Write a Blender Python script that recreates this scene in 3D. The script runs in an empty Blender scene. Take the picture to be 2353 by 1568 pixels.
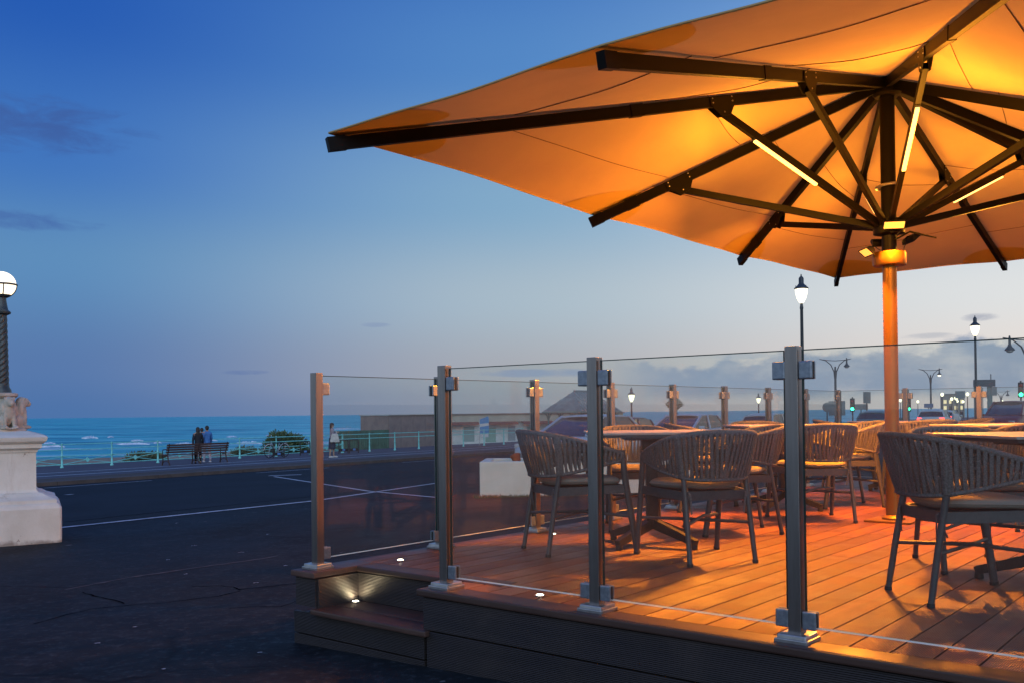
import bpy, bmesh, math, random
from mathutils import Vector, Matrix, Euler
R = math.radians
PI = math.pi
scene = bpy.context.scene
col = scene.collection

# ------------------------------------------------------------------ camera
DECK = 0.40                      # top of the deck above the forecourt
EYE = DECK + 0.863
FPX, ROLL, PITCH, SHIFT = 2164.5, 0.0111, 0.0117, 138.3     # measured in a 2352 px wide frame
cam_data = bpy.data.cameras.new('camera')
cam_data.sensor_width = 36.0
cam_data.lens = 36.0 * FPX / 2352.0
cam_data.shift_y = SHIFT / 2352.0
cam_data.clip_start = 0.05
cam_data.clip_end = 60000
cam = bpy.data.objects.new('camera', cam_data)
col.objects.link(cam)
cam.matrix_world = (Matrix.Translation((0, 0, EYE)) @ Matrix.Rotation(PI / 2 + PITCH, 4, 'X')
                    @ Matrix.Rotation(-ROLL, 4, 'Z'))
scene.camera = cam

# ------------------------------------------------------------------ world: dusk sky
world = bpy.data.worlds.new('World')
scene.world = world
world.use_nodes = True
wt = world.node_tree
wt.nodes.clear()


class NT:
    """small helper to write node trees"""
    def __init__(self, tree):
        self.t = tree

    def n(self, kind, **kw):
        nd = self.t.nodes.new(kind)
        for k, v in kw.items():
            setattr(nd, k, v)
        return nd

    def link(self, a, b):
        self.t.links.new(a, b)

    def put(self, sock, val):
        if isinstance(val, bpy.types.NodeSocket):
            self.link(val, sock)
        else:
            sock.default_value = val

    def math(self, op, a, b=0.0, clamp=False):
        nd = self.n('ShaderNodeMath', operation=op, use_clamp=clamp)
        self.put(nd.inputs[0], a)
        self.put(nd.inputs[1], b)
        return nd.outputs[0]

    def smooth(self, v, lo, hi, a=0.0, b=1.0):
        nd = self.n('ShaderNodeMapRange', interpolation_type='SMOOTHSTEP')
        self.put(nd.inputs['Value'], v)
        nd.inputs['From Min'].default_value = lo
        nd.inputs['From Max'].default_value = hi
        nd.inputs['To Min'].default_value = a
        nd.inputs['To Max'].default_value = b
        return nd.outputs['Result']

    def mix(self, fac, a, b, blend='MIX'):
        nd = self.n('ShaderNodeMix', data_type='RGBA', blend_type=blend)
        self.put(nd.inputs[0], fac)
        self.put(nd.inputs[6], a if isinstance(a, bpy.types.NodeSocket) else (*a[:3], 1))
        self.put(nd.inputs[7], b if isinstance(b, bpy.types.NodeSocket) else (*b[:3], 1))
        return nd.outputs[2]

    def ramp(self, fac, stops, interp='EASE'):
        nd = self.n('ShaderNodeValToRGB')
        cr = nd.color_ramp
        cr.interpolation = interp
        while len(cr.elements) < len(stops):
            cr.elements.new(0.5)
        for e, (p, c) in zip(cr.elements, stops):
            e.position = p
            e.color = (*c, 1)
        self.put(nd.inputs[0], fac)
        return nd.outputs[0]

    def noise(self, vec, scale, detail=4.0, rough=0.55, dist=0.0):
        nd = self.n('ShaderNodeTexNoise')
        if vec is not None:
            self.link(vec, nd.inputs['Vector'])
        nd.inputs['Scale'].default_value = scale
        nd.inputs['Detail'].default_value = detail
        nd.inputs['Roughness'].default_value = rough
        nd.inputs['Distortion'].default_value = dist
        return nd.outputs[0]


def lin(r, g, b):
    """8-bit sRGB to linear"""
    f = lambda v: (v / 255 / 12.92) if v / 255 <= 0.04045 else ((v / 255 + 0.055) / 1.055) ** 2.4
    return (f(r), f(g), f(b))


SUN_AZ = R(62)                   # the sun went down to the right of the frame
w = NT(wt)
tc = w.n('ShaderNodeTexCoord')
sep = w.n('ShaderNodeSeparateXYZ')
w.link(tc.outputs['Generated'], sep.inputs[0])
X_, Y_, Z_ = sep.outputs
hl = w.math('SQRT', w.math('ADD', w.math('MULTIPLY', X_, X_), w.math('MULTIPLY', Y_, Y_)))
hl = w.math('MAXIMUM', hl, 1e-4)
dsun = w.math('DIVIDE', w.math('ADD', w.math('MULTIPLY', X_, math.sin(SUN_AZ)), w.math('MULTIPLY', Y_, math.cos(SUN_AZ))), hl)
el = w.math('MAXIMUM', Z_, 0.0)
S = 2.0                          # ramp runs to sin(elevation) = 0.5, then a zenith mix
elr = w.math('MULTIPLY', el, S, clamp=True)
far_side = w.ramp(elr, [(0.0, lin(84, 126, 186)), (0.10, lin(92, 132, 190)), (0.30, lin(98, 152, 206)),
                        (0.50, lin(66, 126, 208)), (0.76, lin(36, 98, 196)), (1.0, lin(26, 80, 184))])
mid = w.ramp(elr, [(0.0, lin(158, 166, 188)), (0.08, lin(180, 186, 198)), (0.24, lin(180, 202, 220)),
                   (0.44, lin(140, 184, 220)), (0.70, lin(88, 146, 216)), (1.0, lin(44, 104, 200))])
sun_side = w.ramp(elr, [(0.0, lin(222, 206, 204)), (0.08, lin(228, 219, 214)), (0.22, lin(222, 224, 225)),
                        (0.36, lin(200, 212, 222)), (0.62, lin(140, 178, 218)), (1.0, lin(66, 122, 200))])
t1 = w.smooth(dsun, 0.02, 0.52)
t2 = w.smooth(dsun, 0.46, 0.90)
left = w.mix(t1, far_side, mid)
left = w.mix(1.0, left, (0.83, 0.82, 0.80), 'MULTIPLY')
sky = w.mix(t2, left, sun_side)
zen = w.smooth(el, 0.5, 1.0)
sky = w.mix(zen, sky, lin(62, 110, 190))
# pale lilac twilight arch opposite the sunset
anti = w.math('MULTIPLY', w.smooth(dsun, -0.15, -0.8), w.smooth(el, 0.75, 0.05))
sky = w.mix(anti, sky, lin(176, 194, 212))
# clouds in azimuth / elevation (degrees)
az = w.math('MULTIPLY', w.math('ARCTAN2', X_, Y_), 180 / PI)
eld = w.math('MULTIPLY', w.math('ARCSINE', Z_), 180 / PI)
cv = w.n('ShaderNodeCombineXYZ')
w.link(az, cv.inputs[0])
w.link(w.math('MULTIPLY', eld, 1.7), cv.inputs[1])
n_top = w.noise(cv.outputs[0], 0.30, 5.0, 0.55)
n_fine = w.noise(cv.outputs[0], 0.9, 6.0, 0.6)
cvw = w.n('ShaderNodeCombineXYZ')
w.link(w.math('MULTIPLY', az, 0.45), cvw.inputs[0])
w.link(w.math('MULTIPLY', eld, 1.5), cvw.inputs[1])
n_wisp = w.noise(cvw.outputs[0], 0.75, 7.0, 0.62, 0.5)
# the long bank: top edge waves between 2 and 4 degrees, rising to the right
cv1 = w.n('ShaderNodeCombineXYZ')
w.link(az, cv1.inputs[0])
n_edge = w.noise(cv1.outputs[0], 0.22, 3.0, 0.5)
top = w.math('ADD', w.math('MULTIPLY', n_edge, 3.0), w.math('MULTIPLY', w.math('SUBTRACT', az, 18.0), 0.05))
top = w.math('ADD', top, w.math('MULTIPLY', n_fine, 1.7))
top = w.math('ADD', top, 0.85)
inside = w.smooth(w.math('SUBTRACT', top, eld), -0.22, 0.42)
above = w.smooth(w.math('ADD', eld, w.math('MULTIPLY', w.math('SUBTRACT', n_top, 0.5), 1.2)), 0.35, 1.25)
rightside = w.smooth(az, 5.0, 10.0)
bank = w.math('MULTIPLY', w.math('MULTIPLY', inside, above), rightside)
bank = w.math('MULTIPLY', bank, w.smooth(n_top, 0.25, 0.60, 0.50, 1.0))
sky = w.mix(w.math('MULTIPLY', bank, 0.95), sky, lin(134, 153, 180))


def wisp(sky, a0, e0, sa, se, lo, hi, amount, colour):
    d1 = w.math('DIVIDE', w.math('SUBTRACT', az, a0), sa)
    d2 = w.math('DIVIDE', w.math('SUBTRACT', eld, e0), se)
    d = w.math('ADD', w.math('MULTIPLY', d1, d1), w.math('MULTIPLY', d2, d2))
    g = w.smooth(d, 1.0, 0.0)
    m = w.smooth(w.math('ADD', w.math('MULTIPLY', g, 0.34), w.math('MULTIPLY', n_wisp, 0.85)), lo + 0.06, hi + 0.04)
    return w.mix(w.math('MULTIPLY', w.math('MULTIPLY', m, amount), w.smooth(g, 0.0, 0.15)), sky, colour)


sky = wisp(sky, -27.5, 15.6, 8.0, 2.0, 0.46, 0.86, 0.85, lin(58, 92, 158))
sky = wisp(sky, -27.0, 10.6, 5.0, 0.8, 0.48, 0.82, 0.75, lin(66, 104, 168))
sky = wisp(sky, -15.8, 2.55, 1.9, 0.22, 0.46, 0.80, 0.55, lin(88, 116, 168))
sky = wisp(sky, -8.2, 5.35, 1.2, 0.20, 0.46, 0.80, 0.4, lin(120, 140, 180))
sky = wisp(sky, 1.6, 2.4, 4.6, 0.36, 0.42, 0.75, 0.6, lin(120, 146, 186))
sky = wisp(sky, 26.4, 4.9, 1.3, 0.35, 0.50, 0.86, 0.75, lin(150, 158, 178))
sky = wisp(sky, 24.0, 4.0, 2.4, 0.25, 0.48, 0.78, 0.6, lin(170, 176, 188))
sky = wisp(sky, 13.5, 3.2, 3.6, 0.25, 0.48, 0.78, 0.5, lin(160, 172, 190))
bg = w.n('ShaderNodeBackground')
w.link(sky, bg.inputs[0])
bg.inputs[1].default_value = 1.0
# the physical sky with the sun just under the horizon adds its faint share
nis = w.n('ShaderNodeTexSky', sky_type='NISHITA')
nis.sun_disc = False
nis.sun_elevation = R(-2.0)
nis.sun_rotation = SUN_AZ
bg2 = w.n('ShaderNodeBackground')
w.link(nis.outputs[0], bg2.inputs[0])
bg2.inputs[1].default_value = 0.05
addw = w.n('ShaderNodeAddShader')
w.link(bg.outputs[0], addw.inputs[0])
w.link(bg2.outputs[0], addw.inputs[1])
wo = w.n('ShaderNodeOutputWorld')
w.link(addw.outputs[0], wo.inputs[0])

# added fill light: weak, very soft, from behind the camera, away from the sunset
fill_sun_d = bpy.data.lights.new('sun', 'SUN')
fill_sun_d.energy = 1.3
fill_sun_d.angle = R(60)
fill_sun_d.color = (0.86, 0.96, 1.0)
sun = bpy.data.objects.new('sun', fill_sun_d)
col.objects.link(sun)
_sd = Vector((math.sin(SUN_AZ + R(112)), math.cos(SUN_AZ + R(112)), math.tan(R(20))))
sun.rotation_euler = _sd.to_track_quat('Z', 'Y').to_euler()

scene.view_settings.view_transform = 'Standard'
scene.view_settings.look = 'None'
scene.view_settings.exposure = 0.0
scene.view_settings.gamma = 1.0
scene.view_settings.use_curve_mapping = False
scene.cycles.use_denoising = True
try:
    scene.cycles.denoiser = 'OPENIMAGEDENOISE'
except Exception:
    pass
scene.cycles.max_bounces = 8
scene.cycles.transparent_max_bounces = 24
scene.cycles.caustics_reflective = False
scene.cycles.caustics_refractive = False
scene.cycles.sample_clamp_indirect = 4.0

# ------------------------------------------------------------------ pixel helpers (photo 2352 px wide -> place)
CA = R(36)                                              # the sea front runs off to the right
CDIR = Vector((math.sin(CA), math.cos(CA), 0))          # along the sea front
NDIR = Vector((-math.cos(CA), math.sin(CA), 0))         # towards the sea
SLOPE = 0.029


def gz(x, y):
    return -SLOPE * (x * NDIR.x + y * NDIR.y - 4.0)


def ray(px, py):
    u, v = px - 1176, py - 784 - SHIFT
    c, s = math.cos(ROLL), math.sin(ROLL)
    u, v = u * c - v * s, u * s + v * c
    x, y2, z2 = u / FPX, 1.0, -v / FPX
    c, s = math.cos(PITCH), math.sin(PITCH)
    return Vector((x, y2 * c - z2 * s, y2 * s + z2 * c))


def G(px, py, dz=0.0):
    """point on the sloping ground under a pixel"""
    d = ray(px, py)
    k = SLOPE * (d.x * NDIR.x + d.y * NDIR.y)
    t = (EYE - 4.0 * SLOPE - dz) / -(d.z + k)
    p = Vector((0, 0, EYE)) + d * t
    return p


def at(px, py, D):
    d = ray(px, py)
    return Vector((0, 0, EYE)) + d * (D / d.y)


def on_deck(px, py):
    d = ray(px, py)
    return Vector((0, 0, EYE)) + d * ((DECK - EYE) / d.z)


def CN(c, n, z=None):
    """sea-front coordinates -> point"""
    p = CDIR * c + NDIR * n
    p.z = -SLOPE * (n - 4.0) if z is None else z
    return p


# ------------------------------------------------------------------ mesh builder
class MB:
    def __init__(self):
        self.v, self.f, self.m, self.cur = [], [], [], 0

    def add(self, verts, faces, M=None):
        b = len(self.v)
        self.v += [tuple(M @ Vector(p)) for p in verts] if M else [tuple(p) for p in verts]
        self.f += [tuple(i + b for i in f) for f in faces]
        self.m += [self.cur] * len(faces)
        return self

    def box(self, c, s, M=None, taper=1.0, bevel=0.0):
        x, y, z = s[0] / 2, s[1] / 2, s[2] / 2
        if bevel:
            bm = bmesh.new()
            bmesh.ops.create_cube(bm, size=1.0)
            for vv in bm.verts:
                k = taper if vv.co.z > 0 else 1.0
                vv.co = Vector((vv.co.x * s[0] * k, vv.co.y * s[1] * k, vv.co.z * s[2]))
            bmesh.ops.bevel(bm, geom=bm.edges[:], offset=bevel, segments=2, affect='EDGES', profile=0.6)
            bm.verts.ensure_lookup_table()
            vs = [vv.co + Vector(c) for vv in bm.verts]
            fs = [[q.index for q in f.verts] for f in bm.faces]
            bm.free()
            return self.add(vs, fs, M)
        k = taper
        vs = [(-x, -y, -z), (x, -y, -z), (x, y, -z), (-x, y, -z),
              (-x * k, -y * k, z), (x * k, -y * k, z), (x * k, y * k, z), (-x * k, y * k, z)]
        vs = [Vector(p) + Vector(c) for p in vs]
        return self.add(vs, [(0, 3, 2, 1), (4, 5, 6, 7), (0, 1, 5, 4), (1, 2, 6, 5), (2, 3, 7, 6), (3, 0, 4, 7)], M)

    def tube(self, pts, rad, seg=8, cap=True, M=None, flat=1.0, up=None, closed=False):
        pts = [Vector(p) for p in pts]
        n = len(pts)
        rads = rad if isinstance(rad, (list, tuple)) else [rad] * n
        vs, fs = [], []
        prev = None
        for i, p in enumerate(pts):
            if closed:
                t = pts[(i + 1) % n] - pts[i - 1]
            else:
                t = pts[min(i + 1, n - 1)] - pts[max(i - 1, 0)]
            if t.length < 1e-9:
                t = Vector((0, 0, 1))
            t.normalize()
            if prev is None:
                ref = Vector(up) if up else (Vector((0, 0, 1)) if abs(t.z) < 0.9 else Vector((1, 0, 0)))
            else:
                ref = prev
            a = ref - t * ref.dot(t)
            if a.length < 1e-6:
                a = t.orthogonal()
            a.normalize()
            prev = a
            b = t.cross(a)
            for k in range(seg):
                an = 2 * PI * k / seg
                vs.append(p + a * math.cos(an) * rads[i] + b * math.sin(an) * rads[i] * flat)
        m = n if closed else n - 1
        for i in range(m):
            for k in range(seg):
                j = (i + 1) % n
                fs.append((i * seg + k, i * seg + (k + 1) % seg, j * seg + (k + 1) % seg, j * seg + k))
        if cap and not closed:
            fs.append(tuple(range(seg - 1, -1, -1)))
            fs.append(tuple((n - 1) * seg + k for k in range(seg)))
        return self.add(vs, fs, M)

    def bar(self, p, q, wd, ht, up=(0, 0, 1), M=None, w2=None, h2=None):
        """rectangular bar from p to q; wd across, ht along up"""
        p, q = Vector(p), Vector(q)
        t = (q - p).normalized()
        a = Vector(up) - t * Vector(up).dot(t)
        a.normalize()
        b = t.cross(a)
        vs = []
        for o, ww, hh in ((p, wd, ht), (q, w2 or wd, h2 or ht)):
            for sx, sy in ((-1, -1), (1, -1), (1, 1), (-1, 1)):
                vs.append(o + b * sx * ww / 2 + a * sy * hh / 2)
        return self.add(vs, [(0, 1, 2, 3), (7, 6, 5, 4), (0, 4, 5, 1), (1, 5, 6, 2), (2, 6, 7, 3), (3, 7, 4, 0)], M)

    def lathe(self, prof, seg=20, M=None, c=(0, 0, 0)):
        vs, fs = [], []
        for r, z in prof:
            for k in range(seg):
                an = 2 * PI * k / seg
                vs.append((c[0] + r * math.cos(an), c[1] + r * math.sin(an), c[2] + z))
        for i in range(len(prof) - 1):
            for k in range(seg):
                fs.append((i * seg + k, i * seg + (k + 1) % seg, (i + 1) * seg + (k + 1) % seg, (i + 1) * seg + k))
        fs.append(tuple(range(seg - 1, -1, -1)))
        fs.append(tuple((len(prof) - 1) * seg + k for k in range(seg)))
        return self.add(vs, fs, M)

    def sqlathe(self, prof, M=None):
        """square-section mouldings: (half width, z) profile"""
        vs, fs = [], []
        for r, z in prof:
            vs += [(-r, -r, z), (r, -r, z), (r, r, z), (-r, r, z)]
        for i in range(len(prof) - 1):
            for k in range(4):
                fs.append((i * 4 + k, i * 4 + (k + 1) % 4, (i + 1) * 4 + (k + 1) % 4, (i + 1) * 4 + k))
        fs += [(3, 2, 1, 0), tuple((len(prof) - 1) * 4 + k for k in range(4))]
        return self.add(vs, fs, M)

    def prism(self, poly, d0, d1, axis='Y', M=None):
        n = len(poly)
        mk = {'Y': lambda p, d: (p[0], d, p[1]), 'X': lambda p, d: (d, p[0], p[1]), 'Z': lambda p, d: (p[0], p[1], d)}[axis]
        vs = [mk(p, d0) for p in poly] + [mk(p, d1) for p in poly]
        fs = [(i, (i + 1) % n, n + (i + 1) % n, n + i) for i in range(n)]
        fs += [tuple(range(n - 1, -1, -1)), tuple(range(n, 2 * n))]
        return self.add(vs, fs, M)

    def ball(self, c, r, seg=12, rings=8, M=None):
        r = r if isinstance(r, (tuple, list)) else (r, r, r)
        vs, fs = [], []
        for i in range(rings + 1):
            th = PI * i / rings
            for k in range(seg):
                ph = 2 * PI * k / seg
                vs.append((c[0] + r[0] * math.sin(th) * math.cos(ph), c[1] + r[1] * math.sin(th) * math.sin(ph), c[2] + r[2] * math.cos(th)))
        for i in range(rings):
            for k in range(seg):
                fs.append((i * seg + k, (i + 1) * seg + k, (i + 1) * seg + (k + 1) % seg, i * seg + (k + 1) % seg))
        return self.add(vs, fs, M)

    def mesh(self, name, mats, smooth=False, angle=40):
        me = bpy.data.meshes.new(name)
        me.from_pydata(self.v, [], self.f)
        bm = bmesh.new()
        bm.from_mesh(me)
        bmesh.ops.remove_doubles(bm, verts=bm.verts, dist=1e-6)
        bmesh.ops.recalc_face_normals(bm, faces=bm.faces)
        bm.to_mesh(me)
        bm.free()
        mats = mats if isinstance(mats, (list, tuple)) else [mats]
        for mm in mats:
            me.materials.append(mm)
        if len(mats) > 1 and len(me.polygons) == len(self.m):
            me.polygons.foreach_set('material_index', self.m)
        if smooth:
            me.shade_smooth()
            me.set_sharp_from_angle(angle=R(angle))
        me.update()
        return me

    def build(self, name, mats, parent=None, smooth=False, angle=40):
        o = bpy.data.objects.new(name, self.mesh(name, mats, smooth, angle))
        col.objects.link(o)
        if parent:
            o.parent = parent
        return o


def tag(o, label=None, cat=None, group=None, kind=None):
    if label: o['label'] = label
    if cat: o['category'] = cat
    if group: o['group'] = group
    if kind: o['kind'] = kind
    return o


def thing(name, label, cat, loc=(0, 0, 0), rz=0.0, group=None):
    o = bpy.data.objects.new(name, None)
    o.empty_display_size = 0.1
    col.objects.link(o)
    o.location = loc
    o.rotation_euler = (0, 0, rz)
    return tag(o, label, cat, group)


def copy_tree(o, parent=None):
    c = o.copy()
    col.objects.link(c)
    if parent:
        c.parent = parent
    for ch in list(o.children):
        copy_tree(ch, c)
    return c


# ------------------------------------------------------------------ materials
def pmat(name, color, rough=0.6, metal=0.0, nscale=0, namount=0.0, bump=0.0, bscale=None, coord='Object', spec=None,
         color2=None, stretch=None):
    m = bpy.data.materials.new(name)
    m.use_nodes = True
    t = NT(m.node_tree)
    bsdf = m.node_tree.nodes['Principled BSDF']
    bsdf.inputs['Roughness'].default_value = rough
    bsdf.inputs['Metallic'].default_value = metal
    bsdf.inputs['Base Color'].default_value = (*color, 1)
    if spec is not None:
        bsdf.inputs['Specular IOR Level'].default_value = spec
    if nscale:
        tcn = t.n('ShaderNodeTexCoord')
        vec = tcn.outputs[coord]
        if stretch:
            mp = t.n('ShaderNodeMapping')
            mp.inputs['Scale'].default_value = stretch
            t.link(vec, mp.inputs[0])
            vec = mp.outputs[0]
        nz = t.noise(vec, nscale, 5.0, 0.6)
        c2 = color2 or tuple(c * (1 - namount) for c in color)
        c1 = color if color2 else tuple(min(1, c * (1 + namount)) for c in color)
        t.link(t.mix(t.smooth(nz, 0.3, 0.7), c1, c2), bsdf.inputs['Base Color'])
        if bump:
            bn = t.n('ShaderNodeBump')
            bn.inputs['Strength'].default_value = bump
            bn.inputs['Distance'].default_value = 0.01
            t.link(t.noise(vec, bscale or nscale * 4, 4.0, 0.6), bn.inputs['Height'])
            t.link(bn.outputs[0], bsdf.inputs['Normal'])
    return m


def emat(name, color, strength):
    m = bpy.data.materials.new(name)
    m.use_nodes = True
    b = m.node_tree.nodes['Principled BSDF']
    b.inputs['Base Color'].default_value = (*[min(1, c) for c in color], 1)
    b.inputs['Emission Color'].default_value = (*color, 1)
    b.inputs['Emission Strength'].default_value = strength
    return m


def asphalt_mat():
    m = bpy.data.materials.new('asphalt')
    m.use_nodes = True
    t = NT(m.node_tree)
    b = m.node_tree.nodes['Principled BSDF']
    tcn = t.n('ShaderNodeTexCoord')
    v = tcn.outputs['Object']
    big = t.noise(v, 0.16, 5.0, 0.6, 0.6)
    patch = t.noise(v, 0.55, 3.0, 0.5, 1.2)
    mid_ = t.noise(v, 4.0, 7.0, 0.75)
    fine = t.noise(v, 16.0, 6.0, 0.8)
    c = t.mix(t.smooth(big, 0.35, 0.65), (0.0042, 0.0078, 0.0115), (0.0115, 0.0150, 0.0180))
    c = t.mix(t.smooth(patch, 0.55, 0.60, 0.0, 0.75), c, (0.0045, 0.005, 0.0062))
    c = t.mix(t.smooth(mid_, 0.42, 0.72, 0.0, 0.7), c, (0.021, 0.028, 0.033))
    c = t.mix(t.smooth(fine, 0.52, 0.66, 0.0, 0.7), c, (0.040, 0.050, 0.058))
    gum = t.noise(v, 7.0, 1.0, 0.5)
    c = t.mix(t.smooth(gum, 0.80, 0.82, 0.0, 0.8), c, (0.17, 0.17, 0.18))
    # cracks and tar seams
    vo = t.n('ShaderNodeTexVoronoi', feature='DISTANCE_TO_EDGE')
    dm = t.n('ShaderNodeMix', data_type='VECTOR')
    dm.inputs[0].default_value = 0.22
    t.link(v, dm.inputs[4])
    nn = t.n('ShaderNodeTexNoise')
    nn.inputs['Scale'].default_value = 1.6
    nn.inputs['Detail'].default_value = 5
    t.link(v, nn.inputs['Vector'])
    t.link(nn.outputs[1], dm.inputs[5])
    t.link(dm.outputs[1], vo.inputs['Vector'])
    vo.inputs['Scale'].default_value = 0.42
    crack = t.smooth(vo.outputs[0], 0.0, 0.011, 1.0, 0.0)
    crack = t.math('MULTIPLY', crack, t.smooth(t.noise(v, 0.7, 3.0), 0.45, 0.6))
    c = t.mix(t.math('MULTIPLY', crack, 0.8), c, (0.004, 0.004, 0.0045))
    t.link(c, b.inputs['Base Color'])
    t.link(t.smooth(big, 0.3, 0.7, 0.66, 0.86), b.inputs['Roughness'])
    b.inputs['Specular IOR Level'].default_value = 0.16
    bn = t.n('ShaderNodeBump')
    bn.inputs['Strength'].default_value = 0.5
    bn.inputs['Distance'].default_value = 0.006
    h = t.math('SUBTRACT', t.math('ADD', fine, t.math('MULTIPLY', big, 2.0)), crack)
    t.link(h, bn.inputs['Height'])
    t.link(bn.outputs[0], b.inputs['Normal'])
    return m


def glass_mat(name, tint=(0.93, 0.965, 0.955), dirt=0.03):
    m = bpy.data.materials.new(name)
    m.use_nodes = True
    t = NT(m.node_tree)
    m.node_tree.nodes.remove(m.node_tree.nodes['Principled BSDF'])
    out = m.node_tree.nodes['Material Output']
    tr = t.n('ShaderNodeBsdfTransparent')
    tr.inputs[0].default_value = (*tint, 1)
    gl = t.n('ShaderNodeBsdfGlossy')
    gl.inputs['Roughness'].default_value = 0.01
    gl.inputs['Color'].default_value = (0.60, 0.65, 0.70, 1)
    fr = t.n('ShaderNodeFresnel')
    # the same index on both faces of the pane (the node inverts it on back faces)
    geo = t.n('ShaderNodeNewGeometry')
    t.link(t.smooth(geo.outputs['Backfacing'], 0.0, 1.0, 1.5, 1 / 1.5), fr.inputs[0])
    mx = t.n('ShaderNodeMixShader')
    t.link(fr.outputs[0], mx.inputs[0])
    t.link(tr.outputs[0], mx.inputs[1])
    t.link(gl.outputs[0], mx.inputs[2])
    tcn = t.n('ShaderNodeTexCoord')
    nz = t.noise(tcn.outputs['Object'], 3.0, 5.0, 0.6)
    sp = t.noise(tcn.outputs['Object'], 90.0, 2.0, 0.5)
    fac = t.math('ADD', t.smooth(nz, 0.3, 0.75, dirt * 0.3, dirt), t.smooth(sp, 0.70, 0.78, 0.0, 0.05))
    df = t.n('ShaderNodeBsdfDiffuse')
    df.inputs[0].default_value = (0.75, 0.76, 0.78, 1)
    tl = t.n('ShaderNodeBsdfTranslucent')
    tl.inputs[0].default_value = (0.75, 0.76, 0.78, 1)
    m3 = t.n('ShaderNodeMixShader')
    t.link(df.outputs[0], m3.inputs[1])
    t.link(tl.outputs[0], m3.inputs[2])
    m2 = t.n('ShaderNodeMixShader')
    t.link(fac, m2.inputs[0])
    t.link(mx.outputs[0], m2.inputs[1])
    t.link(m3.outputs[0], m2.inputs[2])
    t.link(m2.outputs[0], out.inputs[0])
    return m


def wood_deck_mat(name, groove=True, axis=0, c1=(0.185, 0.060, 0.028), c2=(0.124, 0.039, 0.019), pitch=0.0075, rough=0.45):
    """composite board: fine ribs along the board, scuffs, per-board tone"""
    m = bpy.data.materials.new(name)
    m.use_nodes = True
    t = NT(m.node_tree)
    b = m.node_tree.nodes['Principled BSDF']
    tcn = t.n('ShaderNodeTexCoord')
    v = tcn.outputs['Object']
    oi = t.n('ShaderNodeObjectInfo')
    sp = t.n('ShaderNodeSeparateXYZ')
    t.link(v, sp.inputs[0])
    streak = t.n('ShaderNodeMapping')
    streak.inputs['Scale'].default_value = (14, 1.2, 14) if axis == 0 else (1.2, 14, 14)
    t.link(v, streak.inputs[0])
    n1 = t.noise(streak.outputs[0], 1.6, 5.0, 0.65)
    n2 = t.noise(v, 2.2, 4.0, 0.6)
    c = t.mix(t.smooth(n1, 0.3, 0.7), c1, c2)
    c = t.mix(t.smooth(n2, 0.52, 0.75, 0.0, 0.5), c, tuple(min(1, k * 1.7) for k in c1))
    hs = t.n('ShaderNodeHueSaturation')
    t.link(c, hs.inputs['Color'])
    t.link(t.smooth(oi.outputs['Random'], 0.0, 1.0, 0.72, 1.26), hs.inputs['Value'])
    t.link(hs.outputs[0], b.inputs['Base Color'])
    b.inputs['Roughness'].default_value = rough
    t.link(t.smooth(n2, 0.3, 0.7, rough - 0.08, rough + 0.14), b.inputs['Roughness'])
    if groove:
        a = sp.outputs[axis if axis < 3 else 2]
        wv = t.math('SINE', t.math('MULTIPLY', a, 2 * PI / pitch))
        bn = t.n('ShaderNodeBump')
        bn.inputs['Strength'].default_value = 0.75
        bn.inputs['Distance'].default_value = 0.0016
        t.link(t.math('ADD', wv, t.math('MULTIPLY', n1, 0.6)), bn.inputs['Height'])
        t.link(bn.outputs[0], b.inputs['Normal'])
    return m


def fabric_mat(name, color, trans=0.35, weave=900.0, wrinkle=0.0, tcol=None):
    m = bpy.data.materials.new(name)
    m.use_nodes = True
    t = NT(m.node_tree)
    b = m.node_tree.nodes['Principled BSDF']
    out = m.node_tree.nodes['Material Output']
    tcn = t.n('ShaderNodeTexCoord')
    v = tcn.outputs['Object']
    n1 = t.noise(v, 1.1, 4.0, 0.6)
    n2 = t.noise(v, weave, 2.0, 0.5)
    c = t.mix(t.smooth(n1, 0.3, 0.7), color, tuple(k * 0.86 for k in color))
    c = t.mix(t.smooth(n2, 0.3, 0.7, 0.0, 0.35), c, tuple(k * 0.6 for k in color))
    t.link(c, b.inputs['Base Color'])
    b.inputs['Roughness'].default_value = 0.9
    b.inputs['Specular IOR Level'].default_value = 0.15
    bn = t.n('ShaderNodeBump')
    bn.inputs['Strength'].default_value = 0.6 if wrinkle else 0.35
    bn.inputs['Distance'].default_value = 0.02 if wrinkle else 0.002
    h = n2
    if wrinkle:
        mp = t.n('ShaderNodeMapping')
        mp.inputs['Scale'].default_value = (1.0, 1.0, 5.0)
        t.link(v, mp.inputs[0])
        h = t.math('ADD', t.math('MULTIPLY', t.noise(mp.outputs[0], 2.2, 3.0, 0.5, 0.8), wrinkle), t.math('MULTIPLY', n2, 0.03))
    t.link(h, bn.inputs['Height'])
    t.link(bn.outputs[0], b.inputs['Normal'])
    if trans:
        tl = t.n('ShaderNodeBsdfTranslucent')
        tl.inputs[0].default_value = (*(tcol or color), 1)
        mx = t.n('ShaderNodeMixShader')
        mx.inputs[0].default_value = trans
        t.link(b.outputs[0], mx.inputs[1])
        t.link(tl.outputs[0], mx.inputs[2])
        t.link(mx.outputs[0], out.inputs[0])
    return m


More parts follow.
